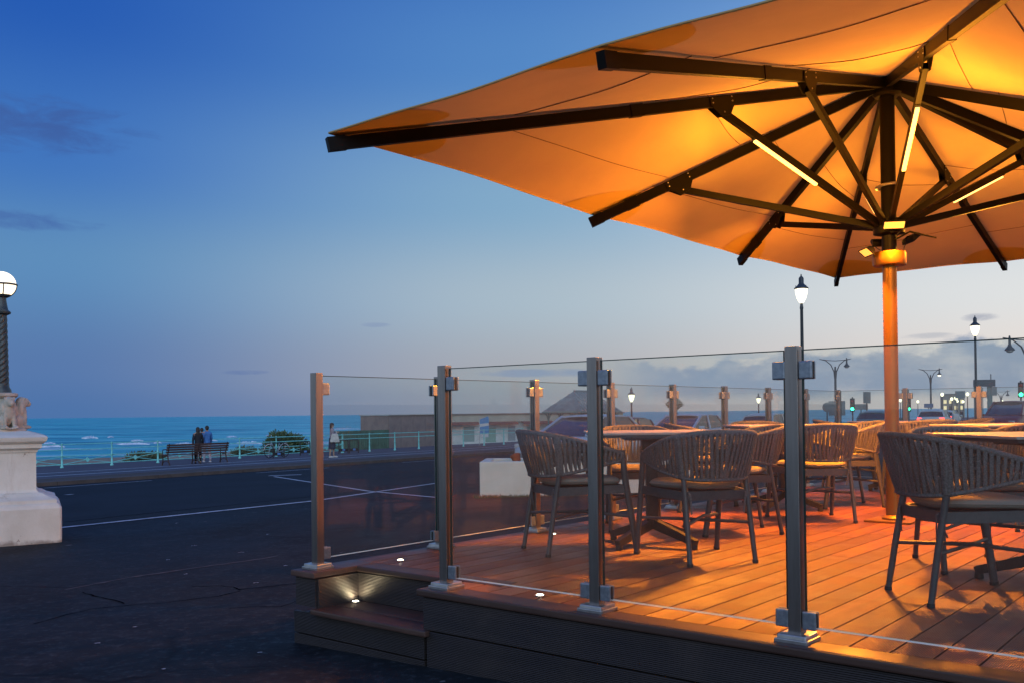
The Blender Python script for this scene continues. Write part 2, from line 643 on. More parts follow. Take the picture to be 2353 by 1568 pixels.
def stone_mat():
    """white-painted stone with chips, drips and a dirty foot"""
    m = bpy.data.materials.new('painted_stone')
    m.use_nodes = True
    t = NT(m.node_tree)
    b = m.node_tree.nodes['Principled BSDF']
    v = t.n('ShaderNodeTexCoord').outputs['Object']
    n1 = t.noise(v, 2.2, 5.0, 0.6)
    c = t.mix(t.smooth(n1, 0.3, 0.7), (0.63, 0.67, 0.63), (0.52, 0.55, 0.50))
    mp = t.n('ShaderNodeMapping')
    mp.inputs['Scale'].default_value = (7, 7, 0.9)
    t.link(v, mp.inputs[0])
    c = t.mix(t.smooth(t.noise(mp.outputs[0], 1.0, 5.0, 0.65), 0.56, 0.72, 0.0, 0.45), c, (0.36, 0.34, 0.28))
    chips = t.smooth(t.noise(v, 9.0, 6.0, 0.7), 0.66, 0.69)
    c = t.mix(t.math('MULTIPLY', chips, 0.8), c, (0.24, 0.22, 0.19))
    sp = t.n('ShaderNodeSeparateXYZ')
    t.link(v, sp.inputs[0])
    foot = t.math('ADD', sp.outputs[2], t.math('MULTIPLY', t.noise(v, 6.0, 5.0, 0.7), -0.16))
    c = t.mix(t.smooth(foot, 0.0, -0.06, 0.0, 0.8), c, (0.16, 0.145, 0.12))
    t.link(c, b.inputs['Base Color'])
    b.inputs['Roughness'].default_value = 0.8
    bn = t.n('ShaderNodeBump')
    bn.inputs['Strength'].default_value = 0.45
    bn.inputs['Distance'].default_value = 0.01
    t.link(t.math('SUBTRACT', t.noise(v, 45.0, 4.0, 0.6), chips), bn.inputs['Height'])
    t.link(bn.outputs[0], b.inputs['Normal'])
    return m


def sea_mat():
    m = bpy.data.materials.new('sea_water')
    m.use_nodes = True
    t = NT(m.node_tree)
    b = m.node_tree.nodes['Principled BSDF']
    tcn = t.n('ShaderNodeTexCoord')
    mp = t.n('ShaderNodeMapping')
    mp.inputs['Rotation'].default_value = (0, 0, -(PI / 2 - CA))
    mp.inputs['Scale'].default_value = (0.55, 1.0, 1.0)
    t.link(tcn.outputs['Object'], mp.inputs[0])
    v = mp.outputs[0]
    n1 = t.noise(v, 0.010, 9.0, 0.72, 0.3)
    n2 = t.noise(v, 0.060, 7.0, 0.70, 0.4)
    c = t.mix(t.smooth(n1, 0.34, 0.66), (0.020, 0.40, 0.47), (0.070, 0.66, 0.66))
    c = t.mix(t.smooth(n2, 0.48, 0.62, 0.0, 0.75), c, (0.24, 0.72, 0.74))
    c = t.mix(t.smooth(n2, 0.50, 0.36, 0.0, 0.8), c, (0.006, 0.20, 0.32))
    # breaking crests: sparse foam streaks, more of them near the shore
    sp = t.n('ShaderNodeSeparateXYZ')
    t.link(tcn.outputs['Object'], sp.inputs[0])
    shore = t.math('ADD', t.math('MULTIPLY', sp.outputs[0], NDIR.x), t.math('MULTIPLY', sp.outputs[1], NDIR.y))
    near = t.smooth(shore, 110.0, 260.0, 1.0, 0.0)
    fo = t.math('ADD', t.math('MULTIPLY', n2, 0.55), t.math('MULTIPLY', t.noise(v, 0.10, 4.0, 0.6), 0.55))
    thr = t.smooth(t.math('ADD', fo, t.math('MULTIPLY', near, 0.075)), 0.675, 0.72)
    c = t.mix(thr, c, (0.62, 0.70, 0.74))
    t.link(c, b.inputs['Base Color'])
    b.inputs['Roughness'].default_value = 0.35
    b.inputs['IOR'].default_value = 1.33
    b.inputs['Specular IOR Level'].default_value = 0.45
    bn = t.n('ShaderNodeBump')
    bn.inputs['Strength'].default_value = 0.9
    bn.inputs['Distance'].default_value = 3.0
    t.link(t.math('ADD', n2, n1), bn.inputs['Height'])
    t.link(bn.outputs[0], b.inputs['Normal'])
    return m


M = {}
M['asphalt'] = asphalt_mat()
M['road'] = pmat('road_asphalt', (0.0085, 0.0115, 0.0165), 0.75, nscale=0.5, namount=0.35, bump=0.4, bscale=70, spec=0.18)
M['prom'] = pmat('promenade_asphalt', (0.080, 0.062, 0.075), 0.75, nscale=0.8, namount=0.18, bump=0.3, bscale=40)
M['cycle'] = pmat('cycle_lane_asphalt', (0.060, 0.058, 0.075), 0.75, nscale=0.9, namount=0.15)
M['kerb'] = pmat('kerb_stone', (0.085, 0.066, 0.058), 0.8, nscale=3, namount=0.2, bump=0.3)
M['verge'] = pmat('worn_verge', (0.060, 0.042, 0.034), 0.9, nscale=1.5, namount=0.3, bump=0.6)
M['paint'] = pmat('road_paint', (0.62, 0.64, 0.68), 0.6, nscale=6, namount=0.3, color2=(0.30, 0.31, 0.34))
M['shingle'] = pmat('shingle', (0.36, 0.27, 0.19), 0.95, nscale=0.5, namount=0.3, bump=0.8, bscale=14, color2=(0.22, 0.17, 0.13))
M['sea'] = sea_mat()
M['deck'] = wood_deck_mat('deck_composite')
M['fascia'] = wood_deck_mat('fascia_composite', axis=2, c1=(0.027, 0.0215, 0.0215), c2=(0.019, 0.0155, 0.0160), pitch=0.008, rough=0.55)
M['trim'] = wood_deck_mat('trim_composite', groove=False, axis=1, c1=(0.075, 0.040, 0.031), c2=(0.052, 0.029, 0.025), rough=0.5)
M['dark'] = pmat('underframe_board', (0.015, 0.014, 0.014), 0.9)  # even dark colour of the deck subframe and step base
M['steel'] = pmat('brushed_steel', (0.30, 0.275, 0.265), 0.30, 0.95, nscale=40, namount=0.10, bump=0.06, bscale=300, stretch=(1, 1, 0.08))
M['steel_plate'] = pmat('satin_steel', (0.46, 0.46, 0.47), 0.32, 0.92, nscale=30, namount=0.1)
M['clamp'] = pmat('clamp_steel', (0.26, 0.30, 0.36), 0.36, 0.75, nscale=60, namount=0.15)
M['rubber'] = pmat('black_rubber', (0.015, 0.015, 0.016), 0.6)
M['glass'] = glass_mat('balustrade_glass', dirt=0.020)
M['glass_edge'] = pmat('glass_edge', (0.022, 0.045, 0.042), 0.25, 0.0, spec=0.3)
M['edge_glint'] = pmat('painted_edge_glint', (0.70, 0.74, 0.74), 0.3, 0.0, spec=0.6)  # near-white colour paints in the reflected light along the bottom edge
M['alu_dark'] = pmat('charcoal_aluminium', (0.066, 0.064, 0.070), 0.45, 0.25, nscale=40, namount=0.12)
M['rope'] = pmat('charcoal_rope', (0.150, 0.142, 0.146), 0.95, nscale=120, namount=0.35, bump=0.6, bscale=500, spec=0.15)
M['strap'] = pmat('charcoal_strap', (0.145, 0.138, 0.142), 0.95, nscale=160, namount=0.35, bump=0.5, bscale=700, spec=0.12)
M['cushion'] = fabric_mat('charcoal_cushion', (0.27, 0.235, 0.21), 0.0, 500)
M['table_top'] = pmat('table_laminate', (0.36, 0.30, 0.27), 0.38, nscale=14, namount=0.12)
M['table_leg'] = pmat('black_cast_iron', (0.030, 0.029, 0.031), 0.5, 0.3, nscale=30, namount=0.2)
M['canopy'] = fabric_mat('canopy_cloth', (0.70, 0.51, 0.23), 0.16, 700, wrinkle=0.35, tcol=(0.50, 0.33, 0.17))
M['patch'] = fabric_mat('canopy_cloth_doubled', (0.63, 0.45, 0.20), 0.14, 700, wrinkle=0.5)
M['seam'] = pmat('seam_thread', (0.20, 0.12, 0.06), 0.9)
M['rib'] = pmat('dark_anodised_rib', (0.0045, 0.004, 0.004), 0.5, 0.0, spec=0.12)
M['bronze'] = pmat('bronze_pole', (0.22, 0.105, 0.010), 0.42, 0.55, nscale=25, namount=0.08, stretch=(1, 1, 0.1))
M['led'] = emat('led_strip', (1.0, 0.64, 0.18), 2.3)
M['heat'] = emat('heater_element', (1.0, 0.46, 0.07), 1.8)
M['deck_light'] = emat('deck_light_lens', (1.0, 0.86, 0.62), 22.0)
M['stone'] = stone_mat()
M['stone_dark'] = pmat('weathered_stone', (0.54, 0.50, 0.43), 0.85, nscale=6, namount=0.25, bump=0.5, bscale=30, color2=(0.36, 0.33, 0.27))
M['iron_green'] = pmat('painted_iron', (0.045, 0.065, 0.070), 0.42, 0.2, nscale=8, namount=0.3)
M['turq'] = pmat('turquoise_paint', (0.22, 0.66, 0.62), 0.5, nscale=5, namount=0.15)
M['bench_wood'] = pmat('bench_wood', (0.085, 0.046, 0.036), 0.6, nscale=9, namount=0.3, stretch=(0.3, 5, 5))
M['bench_iron'] = pmat('bench_iron', (0.055, 0.030, 0.026), 0.5, 0.3)
M['lamp_glow'] = emat('lamp_glow', (1.0, 0.86, 0.58), 2.6)
M['globe_glow'] = emat('globe_glow', (1.0, 0.86, 0.62), 1.7)
M['lamp_iron'] = pmat('lamp_iron', (0.050, 0.058, 0.065), 0.5, 0.3)
M['white_paint'] = pmat('white_masonry', (0.78, 0.86, 0.83), 0.85, nscale=1.2, namount=0.08, bump=0.3, bscale=40, color2=(0.66, 0.72, 0.68))

# ------------------------------------------------------------------ setting: ground, road, promenade, beach, sea


def strip(n0, n1, c0, c1, dz, name, mat, cn=1, nn=1, zfun=None):
    mb = MB()
    vs, fs = [], []
    for i in range(cn + 1):
        # denser near the camera
        a = i / cn
        c = c0 + (c1 - c0) * a
        for j in range(nn + 1):
            n = n0 + (n1 - n0) * j / nn
            p = CN(c, n)
            p.z += dz
            if zfun:
                p.z = zfun(c, n)
            vs.append(p)
    for i in range(cn):
        for j in range(nn):
            fs.append((i * (nn + 1) + j, i * (nn + 1) + j + 1, (i + 1) * (nn + 1) + j + 1, (i + 1) * (nn + 1) + j))
    mb.add(vs, fs)
    return mb.build(name, mat)


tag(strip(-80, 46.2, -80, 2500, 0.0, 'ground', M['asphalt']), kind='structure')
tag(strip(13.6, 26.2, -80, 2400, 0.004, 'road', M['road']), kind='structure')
tag(strip(26.2, 46.0, -80, 2400, 0.11, 'promenade', M['prom']), kind='structure')
tag(strip(29.6, 34.4, -80, 2400, 0.114, 'cycle_path', M['cycle']), kind='structure')
tag(strip(26.45, 28.9, -80, 2400, 0.114, 'verge', M['verge']), kind='structure')
kb = MB()
for i in range(60):
    a = -10 + i * 1.6
    p, q = CN(a, 26.2), CN(a + 1.585, 26.2)
    p.z += 0.05
    q.z += 0.05
    kb.bar(p, q, 0.26, 0.135)
kb.bar(CN(86, 26.2) + Vector((0, 0, 0.05)), CN(900, 26.2) + Vector((0, 0, 0.05)), 0.26, 0.135)
tag(kb.build('kerb', M['kerb']), kind='structure')


def beach_z(c, n):
    t = (n - 45.9) / 84
    z = -1.22 - 2.9 * max(0, t) ** 0.8 - 0.25 * max(0, min(1, (n - 45.9) / 3))
    if 49 < n < 120:
        z += 0.22 * math.sin(n * 0.41 + 0.02 * c) + 0.18 * math.sin(n * 0.9 + c * 0.11)
    return z


tag(strip(45.9, 130, -80, 420, 0, 'beach', M['shingle'], cn=70, nn=30, zfun=beach_z), kind='structure')
SEA_Z = -3.45
sm = MB()
sm.add([CN(-9000, 60, SEA_Z), CN(30000, 60, SEA_Z), CN(30000, 42000, SEA_Z), CN(-9000, 42000, SEA_Z)], [(0, 1, 2, 3)])
tag(sm.build('sea', M['sea']), kind='structure')

# breakers: ragged ridges of white water near the shore
fm = MB()
rgf = random.Random(31)


def breaker(px0, px1, py, hgt):
    for j in range(3):
        K = 26
        vs, fs = [], []
        for i in range(K + 1):
            f = i / K
            d = ray(px0 + (px1 - px0) * f, py - 0.9 * j + 0.6 * math.sin(f * 7 + j))
            p = Vector((0, 0, EYE)) + d * ((SEA_Z - EYE) / d.z)
            q = math.sin(PI * f) ** 0.6
            hh = hgt * q * rgf.uniform(0.35, 1.0) * (1 - 0.3 * j)
            dep = Vector((d.x, d.y, 0)).normalized()
            vs += [p - dep * (1.2 * q + .1) + Vector((0, 0, .02)), p + Vector((0, 0, hh + .03)), p + dep * (2.2 * q + .1) + Vector((0, 0, .02))]
        for i in range(K):
            b_ = i * 3
            fs += [(b_, b_ + 3, b_ + 4, b_ + 1), (b_ + 1, b_ + 4, b_ + 5, b_ + 2)]
        fm.add(vs, fs)


for a0_, a1_, y_, h_ in ((187, 226, 1006, .75), (246, 262, 1003.5, .3), (268, 345, 1020, .45), (300, 330, 1012, .3), (352, 372, 1017, .4),
                         (398, 450, 1021, .5), (86, 150, 1026, .55), (100, 128, 1018, .3), (540, 600, 1018, .5), (470, 500, 1012, .3), (640, 700, 1009, .35), (610, 640, 1000, .25), (690, 720, 1018, .5), (520, 545, 1003, .25), (760, 830, 985, .25)):
    breaker(a0_, a1_, y_, h_)
foam = fm.build('sea_foam', pmat('sea_foam', (0.80, 0.84, 0.86), 0.8, nscale=0.8, namount=0.2))
tag(foam, 'ragged white breakers rolling in near the beach', 'foam', kind='stuff')

# painted lines on the road and promenade
pl = MB()


def line(p, q, wd, dz):
    p, q = Vector(p), Vector(q)
    d = (q - p).normalized()
    s = Vector((-d.y, d.x, 0)) * wd / 2
    vs = []
    for a in (p - s, q - s, q + s, p + s):
        vs.append((a.x, a.y, gz(a.x, a.y) + dz))
    pl.add(vs, [(0, 1, 2, 3)])


line(G(40, 1222), G(720, 1150), 0.15, 0.008)
line(G(720, 1150), G(1010, 1108), 0.13, 0.0085)
line(G(630, 1094), G(850, 1128), 0.09, 0.0095)
line(G(850, 1128), G(1010, 1143), 0.09, 0.0100)
line(G(618, 1092), G(692, 1089.5), 0.26, 0.0105)
line(G(150, 1136), G(168, 1134.4), 0.12, 0.009)
for i in range(14):
    line(CN(6 + i * 7.0, 24.9), CN(9.2 + i * 7.0, 24.9), 0.11, 0.009)
for i in range(30):
    line(CN(26 + i * 9.0, 20.2), CN(30 + i * 9.0, 20.2), 0.12, 0.009)
line(CN(-80, 31.0), CN(700, 31.0), 0.34, 0.119)
line(CN(-80, 34.35), CN(700, 34.35), 0.34, 0.119)
tag(pl.build('road_markings', M['paint']), kind='structure')

# cracks and flecks in the forecourt asphalt
main_pl = pl
pl = MB()


def poly(pts, wd, dz):
    q = [G((250 + a * 0.8036) / 1.6628, (1880 + b * 0.8036) / 1.6628) for a, b in pts]
    rc = random.Random(len(pts) * 7 + int(pts[0][0]))
    fine_ = []
    for a, b in zip(q[:-1], q[1:]):
        k = max(2, int((b - a).length / 0.08))
        s_ = Vector((-(b - a).y, (b - a).x, 0)).normalized()
        for i in range(k):
            fine_.append(a.lerp(b, i / k) + s_ * rc.uniform(-.012, .012))
    fine_.append(q[-1])
    vs, fs = [], []
    for i, p in enumerate(fine_):
        d = fine_[min(i + 1, len(fine_) - 1)] - fine_[max(i - 1, 0)]
        s_ = Vector((-d.y, d.x, 0)).normalized() * wd * rc.uniform(.35, 1.0) / 2
        for r_ in (p - s_, p + s_):
            vs.append((r_.x, r_.y, gz(r_.x, r_.y) + dz))
    for i in range(len(fine_) - 1):
        fs.append((2 * i, 2 * i + 1, 2 * i + 3, 2 * i + 2))
    pl.add(vs, fs)


poly([(75, 475), (140, 492), (200, 505), (270, 520), (278, 528)], 0.017, 0.004)
poly([(-150, 625), (0, 582), (120, 555), (300, 537), (450, 525), (600, 508), (720, 495), (830, 470)], 0.017, 0.004)
poly([(600, 448), (740, 443), (790, 450), (830, 465)], 0.014, 0.0044)
poly([(780, 552), (900, 543), (1030, 543), (1100, 515)], 0.014, 0.004)
poly([(830, 462), (1100, 433)], 0.022, 0.0048)
tag(pl.build('pavement_cracks', pmat('crack', (0.0025, 0.0027, 0.003), 0.95, spec=0.0)), kind='structure')
pl = MB()
poly([(0, 462), (300, 405), (620, 358), (930, 315), (1010, 300)], 0.05, 0.004)
tag(pl.build('worn_line', pmat('worn_line', (0.055, 0.058, 0.064), 0.8, nscale=9, namount=0.5)), kind='structure')
pl = MB()
for a, b, l_ in ((530, 145, 14), (487, 320, 18), (572, 388, 14), (835, 285, 26), (905, 430, 22), (150, 718, 20), (925, 762, 18), (963, 198, 9), (1045, 348, 22), (610, 252, 30), (470, 840, 12), (330, 640, 10)):
    poly([(a - l_ / 2, b + 1.5), (a, b - 1), (a + l_ / 2, b)], 0.017, 0.005)
tag(pl.build('paint_flecks', M['paint']), kind='structure')

# ------------------------------------------------------------------ the deck
PHI = 0.69
U = Vector((math.cos(PHI), -math.sin(PHI), 0))
V = Vector((math.sin(PHI), math.cos(PHI), 0))
P1 = Vector((-1.101, 5.311, 0))
GATE, SF, SS, GS, NS = 0.994, 0.9017, 0.9936, 0.789, 8
UL, VF, VN = -0.075, -0.115, 0.20           # left edge, front edge, back of the step notch
NU0, NU1 = 0.108, 0.935                     # notch along the front
UR, VB = 6.05, NS * SS + 0.11               # right end, back edge

deck = thing('terrace_deck', 'raised brown composite terrace deck with a corner step under the parasol', 'deck', P1, -PHI)
mb = MB()
mb.box(((UL + UR) / 2 + 0.05, (VN + VB) / 2 + 0.05, (DECK - 0.04) / 2 - 0.06), (UR - UL - 0.14, VB - VN - 0.15, DECK - 0.04 + 0.02))
mb.build('subframe', M['dark'], deck)
# boards run along local y
bw, gap, th = 0.138, 0.0075, 0.024
rng = random.Random(4)
uu = UL
bi = 0
while uu < UR - 0.05:
    wdt = bw
    v0 = (VN + 0.135) if uu < NU1 - 0.02 else 0.035
    if uu < NU0 - 0.1:
        v0 = VN + 0.135
    cuts = [v0]
    c = v0 + rng.choice([1.3, 2.2, 3.1, 3.9]) + rng.uniform(-.2, .2)
    while c < VB - 0.9:
        cuts.append(c)
        c += 3.6
    cuts.append(VB)
    for a, b in zip(cuts[:-1], cuts[1:]):
        m_ = MB()
        m_.box((0, 0, 0), (wdt, b - a - 0.004, th), bevel=0.0025)
        o = m_.build('deck_board', M['deck'], deck)
        o.location = (uu + wdt / 2, (a + b) / 2, DECK - th / 2)
    uu += bw + gap
    bi += 1


def part(name, mat, parent, c, s, bevel=0.003, rz=0.0):
    m_ = MB()
    m_.box((0, 0, 0), s, bevel=bevel)
    o = m_.build(name, mat, parent)
    o.location = c
    o.rotation_euler = (0, 0, rz)
    return o


# nosing trims
part('edge_trim', M['trim'], deck, ((NU1 + UR) / 2 - 0.02, (VF + 0.03) / 2, DECK - 0.014), (UR - NU1 + 0.04, 0.03 - VF, 0.034), 0.008)
part('edge_trim', M['trim'], deck, ((UL + NU0) / 2 - 0.008, (VF + VN + 0.13) / 2, DECK - 0.014), (NU0 - UL + 0.02, VN + 0.13 - VF + 0.01, 0.034), 0.008)
part('edge_trim', M['trim'], deck, ((NU0 + NU1 + 0.25) / 2 + 0.004, VN + 0.055, DECK - 0.013), (NU1 + 0.25 - NU0, 0.145, 0.032), 0.008)
part('edge_trim', M['trim'], deck, (UL - 0.012, (VN + VB) / 2 + 0.07, DECK - 0.030), (0.022, VB - VN - 0.14, 0.060), 0.004)
# fascias (front right, two rows; left corner; notch walls; long lower row)
zt = DECK - 0.033
part('fascia_board', M['fascia'], deck, ((NU1 + UR) / 2, VF + 0.022, zt - 0.080), (UR - NU1, 0.024, 0.155), 0.002)
part('fascia_board', M['fascia'], deck, ((NU1 + UR) / 2 + 0.01, VF + 0.023, 0.058), (UR - NU1 - 0.02, 0.024, 0.285), 0.002)
part('fascia_board', M['fascia'], deck, ((UL + NU0) / 2, VF + 0.024, zt - 0.080), (NU0 - UL - 0.012, 0.024, 0.155), 0.002)
part('fascia_board', M['fascia'], deck, ((UL + NU1) / 2, VF + 0.020, 0.117), (NU1 - UL + 0.01, 0.024, 0.117), 0.002)
part('fascia_board', M['fascia'], deck, ((UL + NU1) / 2, VF + 0.021, -0.003), (NU1 - UL + 0.01, 0.024, 0.112), 0.002)
part('notch_board', M['fascia'], deck, (NU0 - 0.008, (VF + VN) / 2 + 0.018, zt - 0.082), (0.022, VN - VF - 0.02, 0.160), 0.002)
part('notch_board', M['fascia'], deck, ((NU0 + NU1) / 2 + 0.01, VN + 0.012, zt - 0.082), (NU1 - NU0 + 0.03, 0.022, 0.160), 0.002)
part('notch_board', M['fascia'], deck, (NU1 + 0.012, (VF + VN) / 2 + 0.018, zt - 0.082), (0.022, VN - VF - 0.02, 0.160), 0.002)
for k in range(2):
    part('side_board', M['fascia'], deck, (UL - 0.002 + 0.001 * k, (VF + VB) / 2 + 0.02, [zt - 0.080, 0.07][k]), (0.022, VB - VF - 0.05, [0.155, 0.17][k]), 0.002)
# step treads
ST = 0.205
part('step_tread', M['trim'], deck, ((NU0 + NU1) / 2 + 0.01, VF + 0.060, ST - 0.014), (NU1 - NU0 + 0.055, 0.155, 0.030), 0.008)
part('step_tread', M['trim'], deck, ((NU0 + NU1) / 2, VF + 0.140 + 0.088, ST - 0.014), (NU1 - NU0 + 0.01, 0.168, 0.028), 0.004)
part('step_base', M['dark'], deck, ((NU0 + NU1) / 2, VF + 0.18, 0.085), (NU1 - NU0, 0.26, 0.15), 0.0)


def deck_light(u, v, z, power):
    m_ = MB()
    m_.lathe([(0.0245, 0.0), (0.0245, 0.003), (0.017, 0.0042)], 20)
    o = m_.build('deck_light_rim', M['steel_plate'], deck, True)
    o.location = (u, v, z)
    m_ = MB()
    m_.lathe([(0.0165, 0.0030), (0.0165, 0.0050), (0.010, 0.0062)], 16)
    m_.build('lens', M['deck_light'], o, True)
    ld = bpy.data.lights.new('deck_light_glow', 'SPOT')
    ld.energy = power
    ld.color = (1.0, 0.80, 0.46)
    ld.shadow_soft_size = 0.014
    ld.spot_size = R(165)
    ld.spot_blend = 0.6
    lo = bpy.data.objects.new('deck_light_glow', ld)
    col.objects.link(lo)
    lo.parent = o
    lo.location = (0, 0, 0.012)
    lo.rotation_euler = (PI, 0, 0)


def uv_of(px, py, z=DECK):
    d = ray(px, py)
    p = Vector((0, 0, EYE)) + d * ((z - EYE) / d.z) - P1
    return p.dot(U), p.dot(V)


for px, py in ((920, 1286), (1271, 1226), (1240, 1367)):
    u_, v_ = uv_of(px, py)
    deck_light(u_, v_, DECK + 0.0005, 0.25)
u_, v_ = uv_of(817, 1381, ST)
deck_light(u_, v_, ST + 0.0005, 1.6)

# ------------------------------------------------------------------ glass balustrades
PH = 1.10


def clamp_mesh():
    out = []
    m_ = MB()
    for s in (-1, 1):
        m_.box((0.026, s * 0.0135, 0), (0.052, 0.013, 0.068), bevel=0.006)
    return m_.mesh('clamp', M['clamp'], False)


def post_meshes():
    m_ = MB()
    m_.box((0, 0, PH / 2), (0.050, 0.050, PH), bevel=0.0025)
    post = m_.mesh('post', M['steel'], False)
    m_ = MB()
    m_.box((0, 0, 0.008), (0.128, 0.128, 0.016), bevel=0.003)
    m_.box((0, 0, 0.022), (0.115, 0.115, 0.020), bevel=0.005, taper=0.96)
    base = m_.mesh('base_cover', M['steel_plate'], False)
    m_ = MB()
    m_.box((0.026, 0, 0), (0.044, 0.010, 0.060))
    gasket = m_.mesh('gasket', M['rubber'])
    return post, base, gasket


CL = clamp_mesh()
PO, BA, GK = post_meshes()


def add_obj(name, me, parent, loc=(0, 0, 0), rz=0.0):
    o = bpy.data.objects.new(name, me)
    col.objects.link(o)
    o.parent = parent
    o.location = loc
    o.rotation_euler = (0, 0, rz)
    return o


def glass_pane(parent, a, b):
    """pane between local points a and b (2D), standing on clamps"""
    a, b = Vector((*a, 0)), Vector((*b, 0))
    d = b - a
    L = d.length
    m_ = MB()
    x0, x1, z0, z1, h = 0.034, L - 0.034, 0.055, 1.086, 0.006
    e = 0.0035                       # widened edge strip; dark and bright edge lines are painted in its colours
    vs = []
    for y in (-h, h):
        vs += [(x0, y, z0), (x1, y, z0), (x1, y, z1), (x0, y, z1), (x0 + e, y, z0 + e), (x1 - e, y, z0 + e), (x1 - e, y, z1 - e), (x0 + e, y, z1 - e)]
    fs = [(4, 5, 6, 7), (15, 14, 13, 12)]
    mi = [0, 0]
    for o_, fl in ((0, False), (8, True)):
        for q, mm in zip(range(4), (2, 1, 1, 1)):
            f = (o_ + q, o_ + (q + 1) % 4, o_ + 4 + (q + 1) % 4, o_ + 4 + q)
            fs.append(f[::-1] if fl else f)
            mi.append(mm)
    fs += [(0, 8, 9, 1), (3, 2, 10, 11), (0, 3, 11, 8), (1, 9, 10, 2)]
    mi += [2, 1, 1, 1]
    me = bpy.data.meshes.new('glass_pane')
    me.from_pydata([tuple(p) for p in vs], [], fs)
    me.materials.append(M['glass'])
    me.materials.append(M['glass_edge'])
    me.materials.append(M['edge_glint'])
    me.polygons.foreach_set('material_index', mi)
    me.update()
    o = bpy.data.objects.new('glass_pane', me)
    col.objects.link(o)
    o.parent = parent
    o.location = a
    o.rotation_euler = (0, 0, math.atan2(d.y, d.x))
    return o


def balustrade(label, posts, panes):
    root = thing('glass_balustrade', label, 'balustrade', P1 + Vector((0, 0, DECK + 0.0008)), -PHI)
    nb = {}
    for a, b in panes:
        pa, pb = Vector(posts_xy[a]), Vector(posts_xy[b])
        ang = math.atan2(pb.y - pa.y, pb.x - pa.x)
        nb.setdefault(a, []).append(ang)
        nb.setdefault(b, []).append(ang + PI)
        glass_pane(root, pa, pb)
    for k in posts:
        p = add_obj('post', PO, root, (*posts_xy[k], 0))
        add_obj('base_cover', BA, p)
    for k in posts:
        pass
    # clamps are sub-parts of their post
    kids = {k: o for k, o in zip(posts, [c for c in root.children if c.name.startswith('post')])}
    for k, angs in nb.items():
        if k not in kids:
            continue
        for an in angs:
            for z in (0.083, 1.010):
                add_obj('clamp', CL, kids[k], (math.cos(an) * 0.026, math.sin(an) * 0.026, z), an)
                add_obj('gasket', GK, kids[k], (math.cos(an) * 0.030, math.sin(an) * 0.030, z), an)
    return root


posts_xy = {1: (0, 0), 2: (GATE, 0)}
for k in range(3, 8):
    posts_xy[100 + k] = (GATE + SF * (k - 2), 0)
for k in range(1, NS + 1):
    posts_xy[10 + k] = (0, SS * k)
for k in range(1, 8):
    posts_xy[30 + k] = (GS * k, SS * NS)
balustrade('near glass balustrade with large steel posts along the front edge of the deck', [2] + [100 + k for k in range(3, 8)],
           [(2, 103)] + [(100 + k, 101 + k) for k in range(3, 7)])
balustrade('long glass balustrade running back from the step along the seaward edge of the deck', [1] + [10 + k for k in range(1, NS + 1)],
           [(1, 11)] + [(10 + k, 11 + k) for k in range(1, NS)])
balustrade('farthest glass balustrade closing the deck behind the parasol pole', [30 + k for k in range(1, 8)],
           [(18, 31)] + [(30 + k, 31 + k) for k in range(1, 7)])

# ------------------------------------------------------------------ chairs
def bez(pts, n):
    """Catmull-Rom through points"""
    P = [Vector(p) for p in pts]
    P = [P[0] * 2 - P[1]] + P + [P[-1] * 2 - P[-2]]
    out = []
    m = len(P) - 3
    for i in range(m):
        a, b, c, d = P[i:i + 4]
        k = n // m
        for j in range(k):
            t = j / k
            out.append(0.5 * ((2 * b) + (c - a) * t + (2 * a - 5 * b + 4 * c - d) * t * t + (3 * b - a - 3 * c + d) * t ** 3))
    out.append(P[-2].copy())
    return out


def mirror_path(half):
    """half runs from the right front (y<0) to the centre back"""
    full = [Vector(p) for p in half]
    return full + [Vector((p[0], -p[1], p[2])) for p in reversed(half[:-1])]


def resample(path, n):
    ls = [0.0]
    for a, b in zip(path[:-1], path[1:]):
        ls.append(ls[-1] + (b - a).length)
    out, j = [], 0
    for i in range(n):
        s = ls[-1] * i / (n - 1)
        while j < len(ls) - 2 and ls[j + 1] < s:
            j += 1
        t = (s - ls[j]) / max(1e-9, ls[j + 1] - ls[j])
        out.append(path[j].lerp(path[j + 1], min(1, max(0, t))))
    return out


RIM = resample(bez(mirror_path([(0.475, -0.262, 0.608), (0.34, -0.283, 0.645), (0.19, -0.280, 0.688), (0.06, -0.246, 0.720),
                                (-0.030, -0.178, 0.737), (-0.074, -0.09, 0.744), (-0.088, 0, 0.746)]), 120), 241)
LOW = resample(bez(mirror_path([(0.478, -0.258, 0.572), (0.34, -0.262, 0.540), (0.20, -0.245, 0.510), (0.085, -0.205, 0.487),
                                (0.02, -0.14, 0.478), (-0.005, -0.07, 0.476), (-0.012, 0, 0.476)]), 120), 241)


def pathpt(path, t):
    x = max(0.0, min(1.0, t)) * (len(path) - 1)
    i = min(int(x), len(path) - 2)
    return path[i].lerp(path[i + 1], x - i)


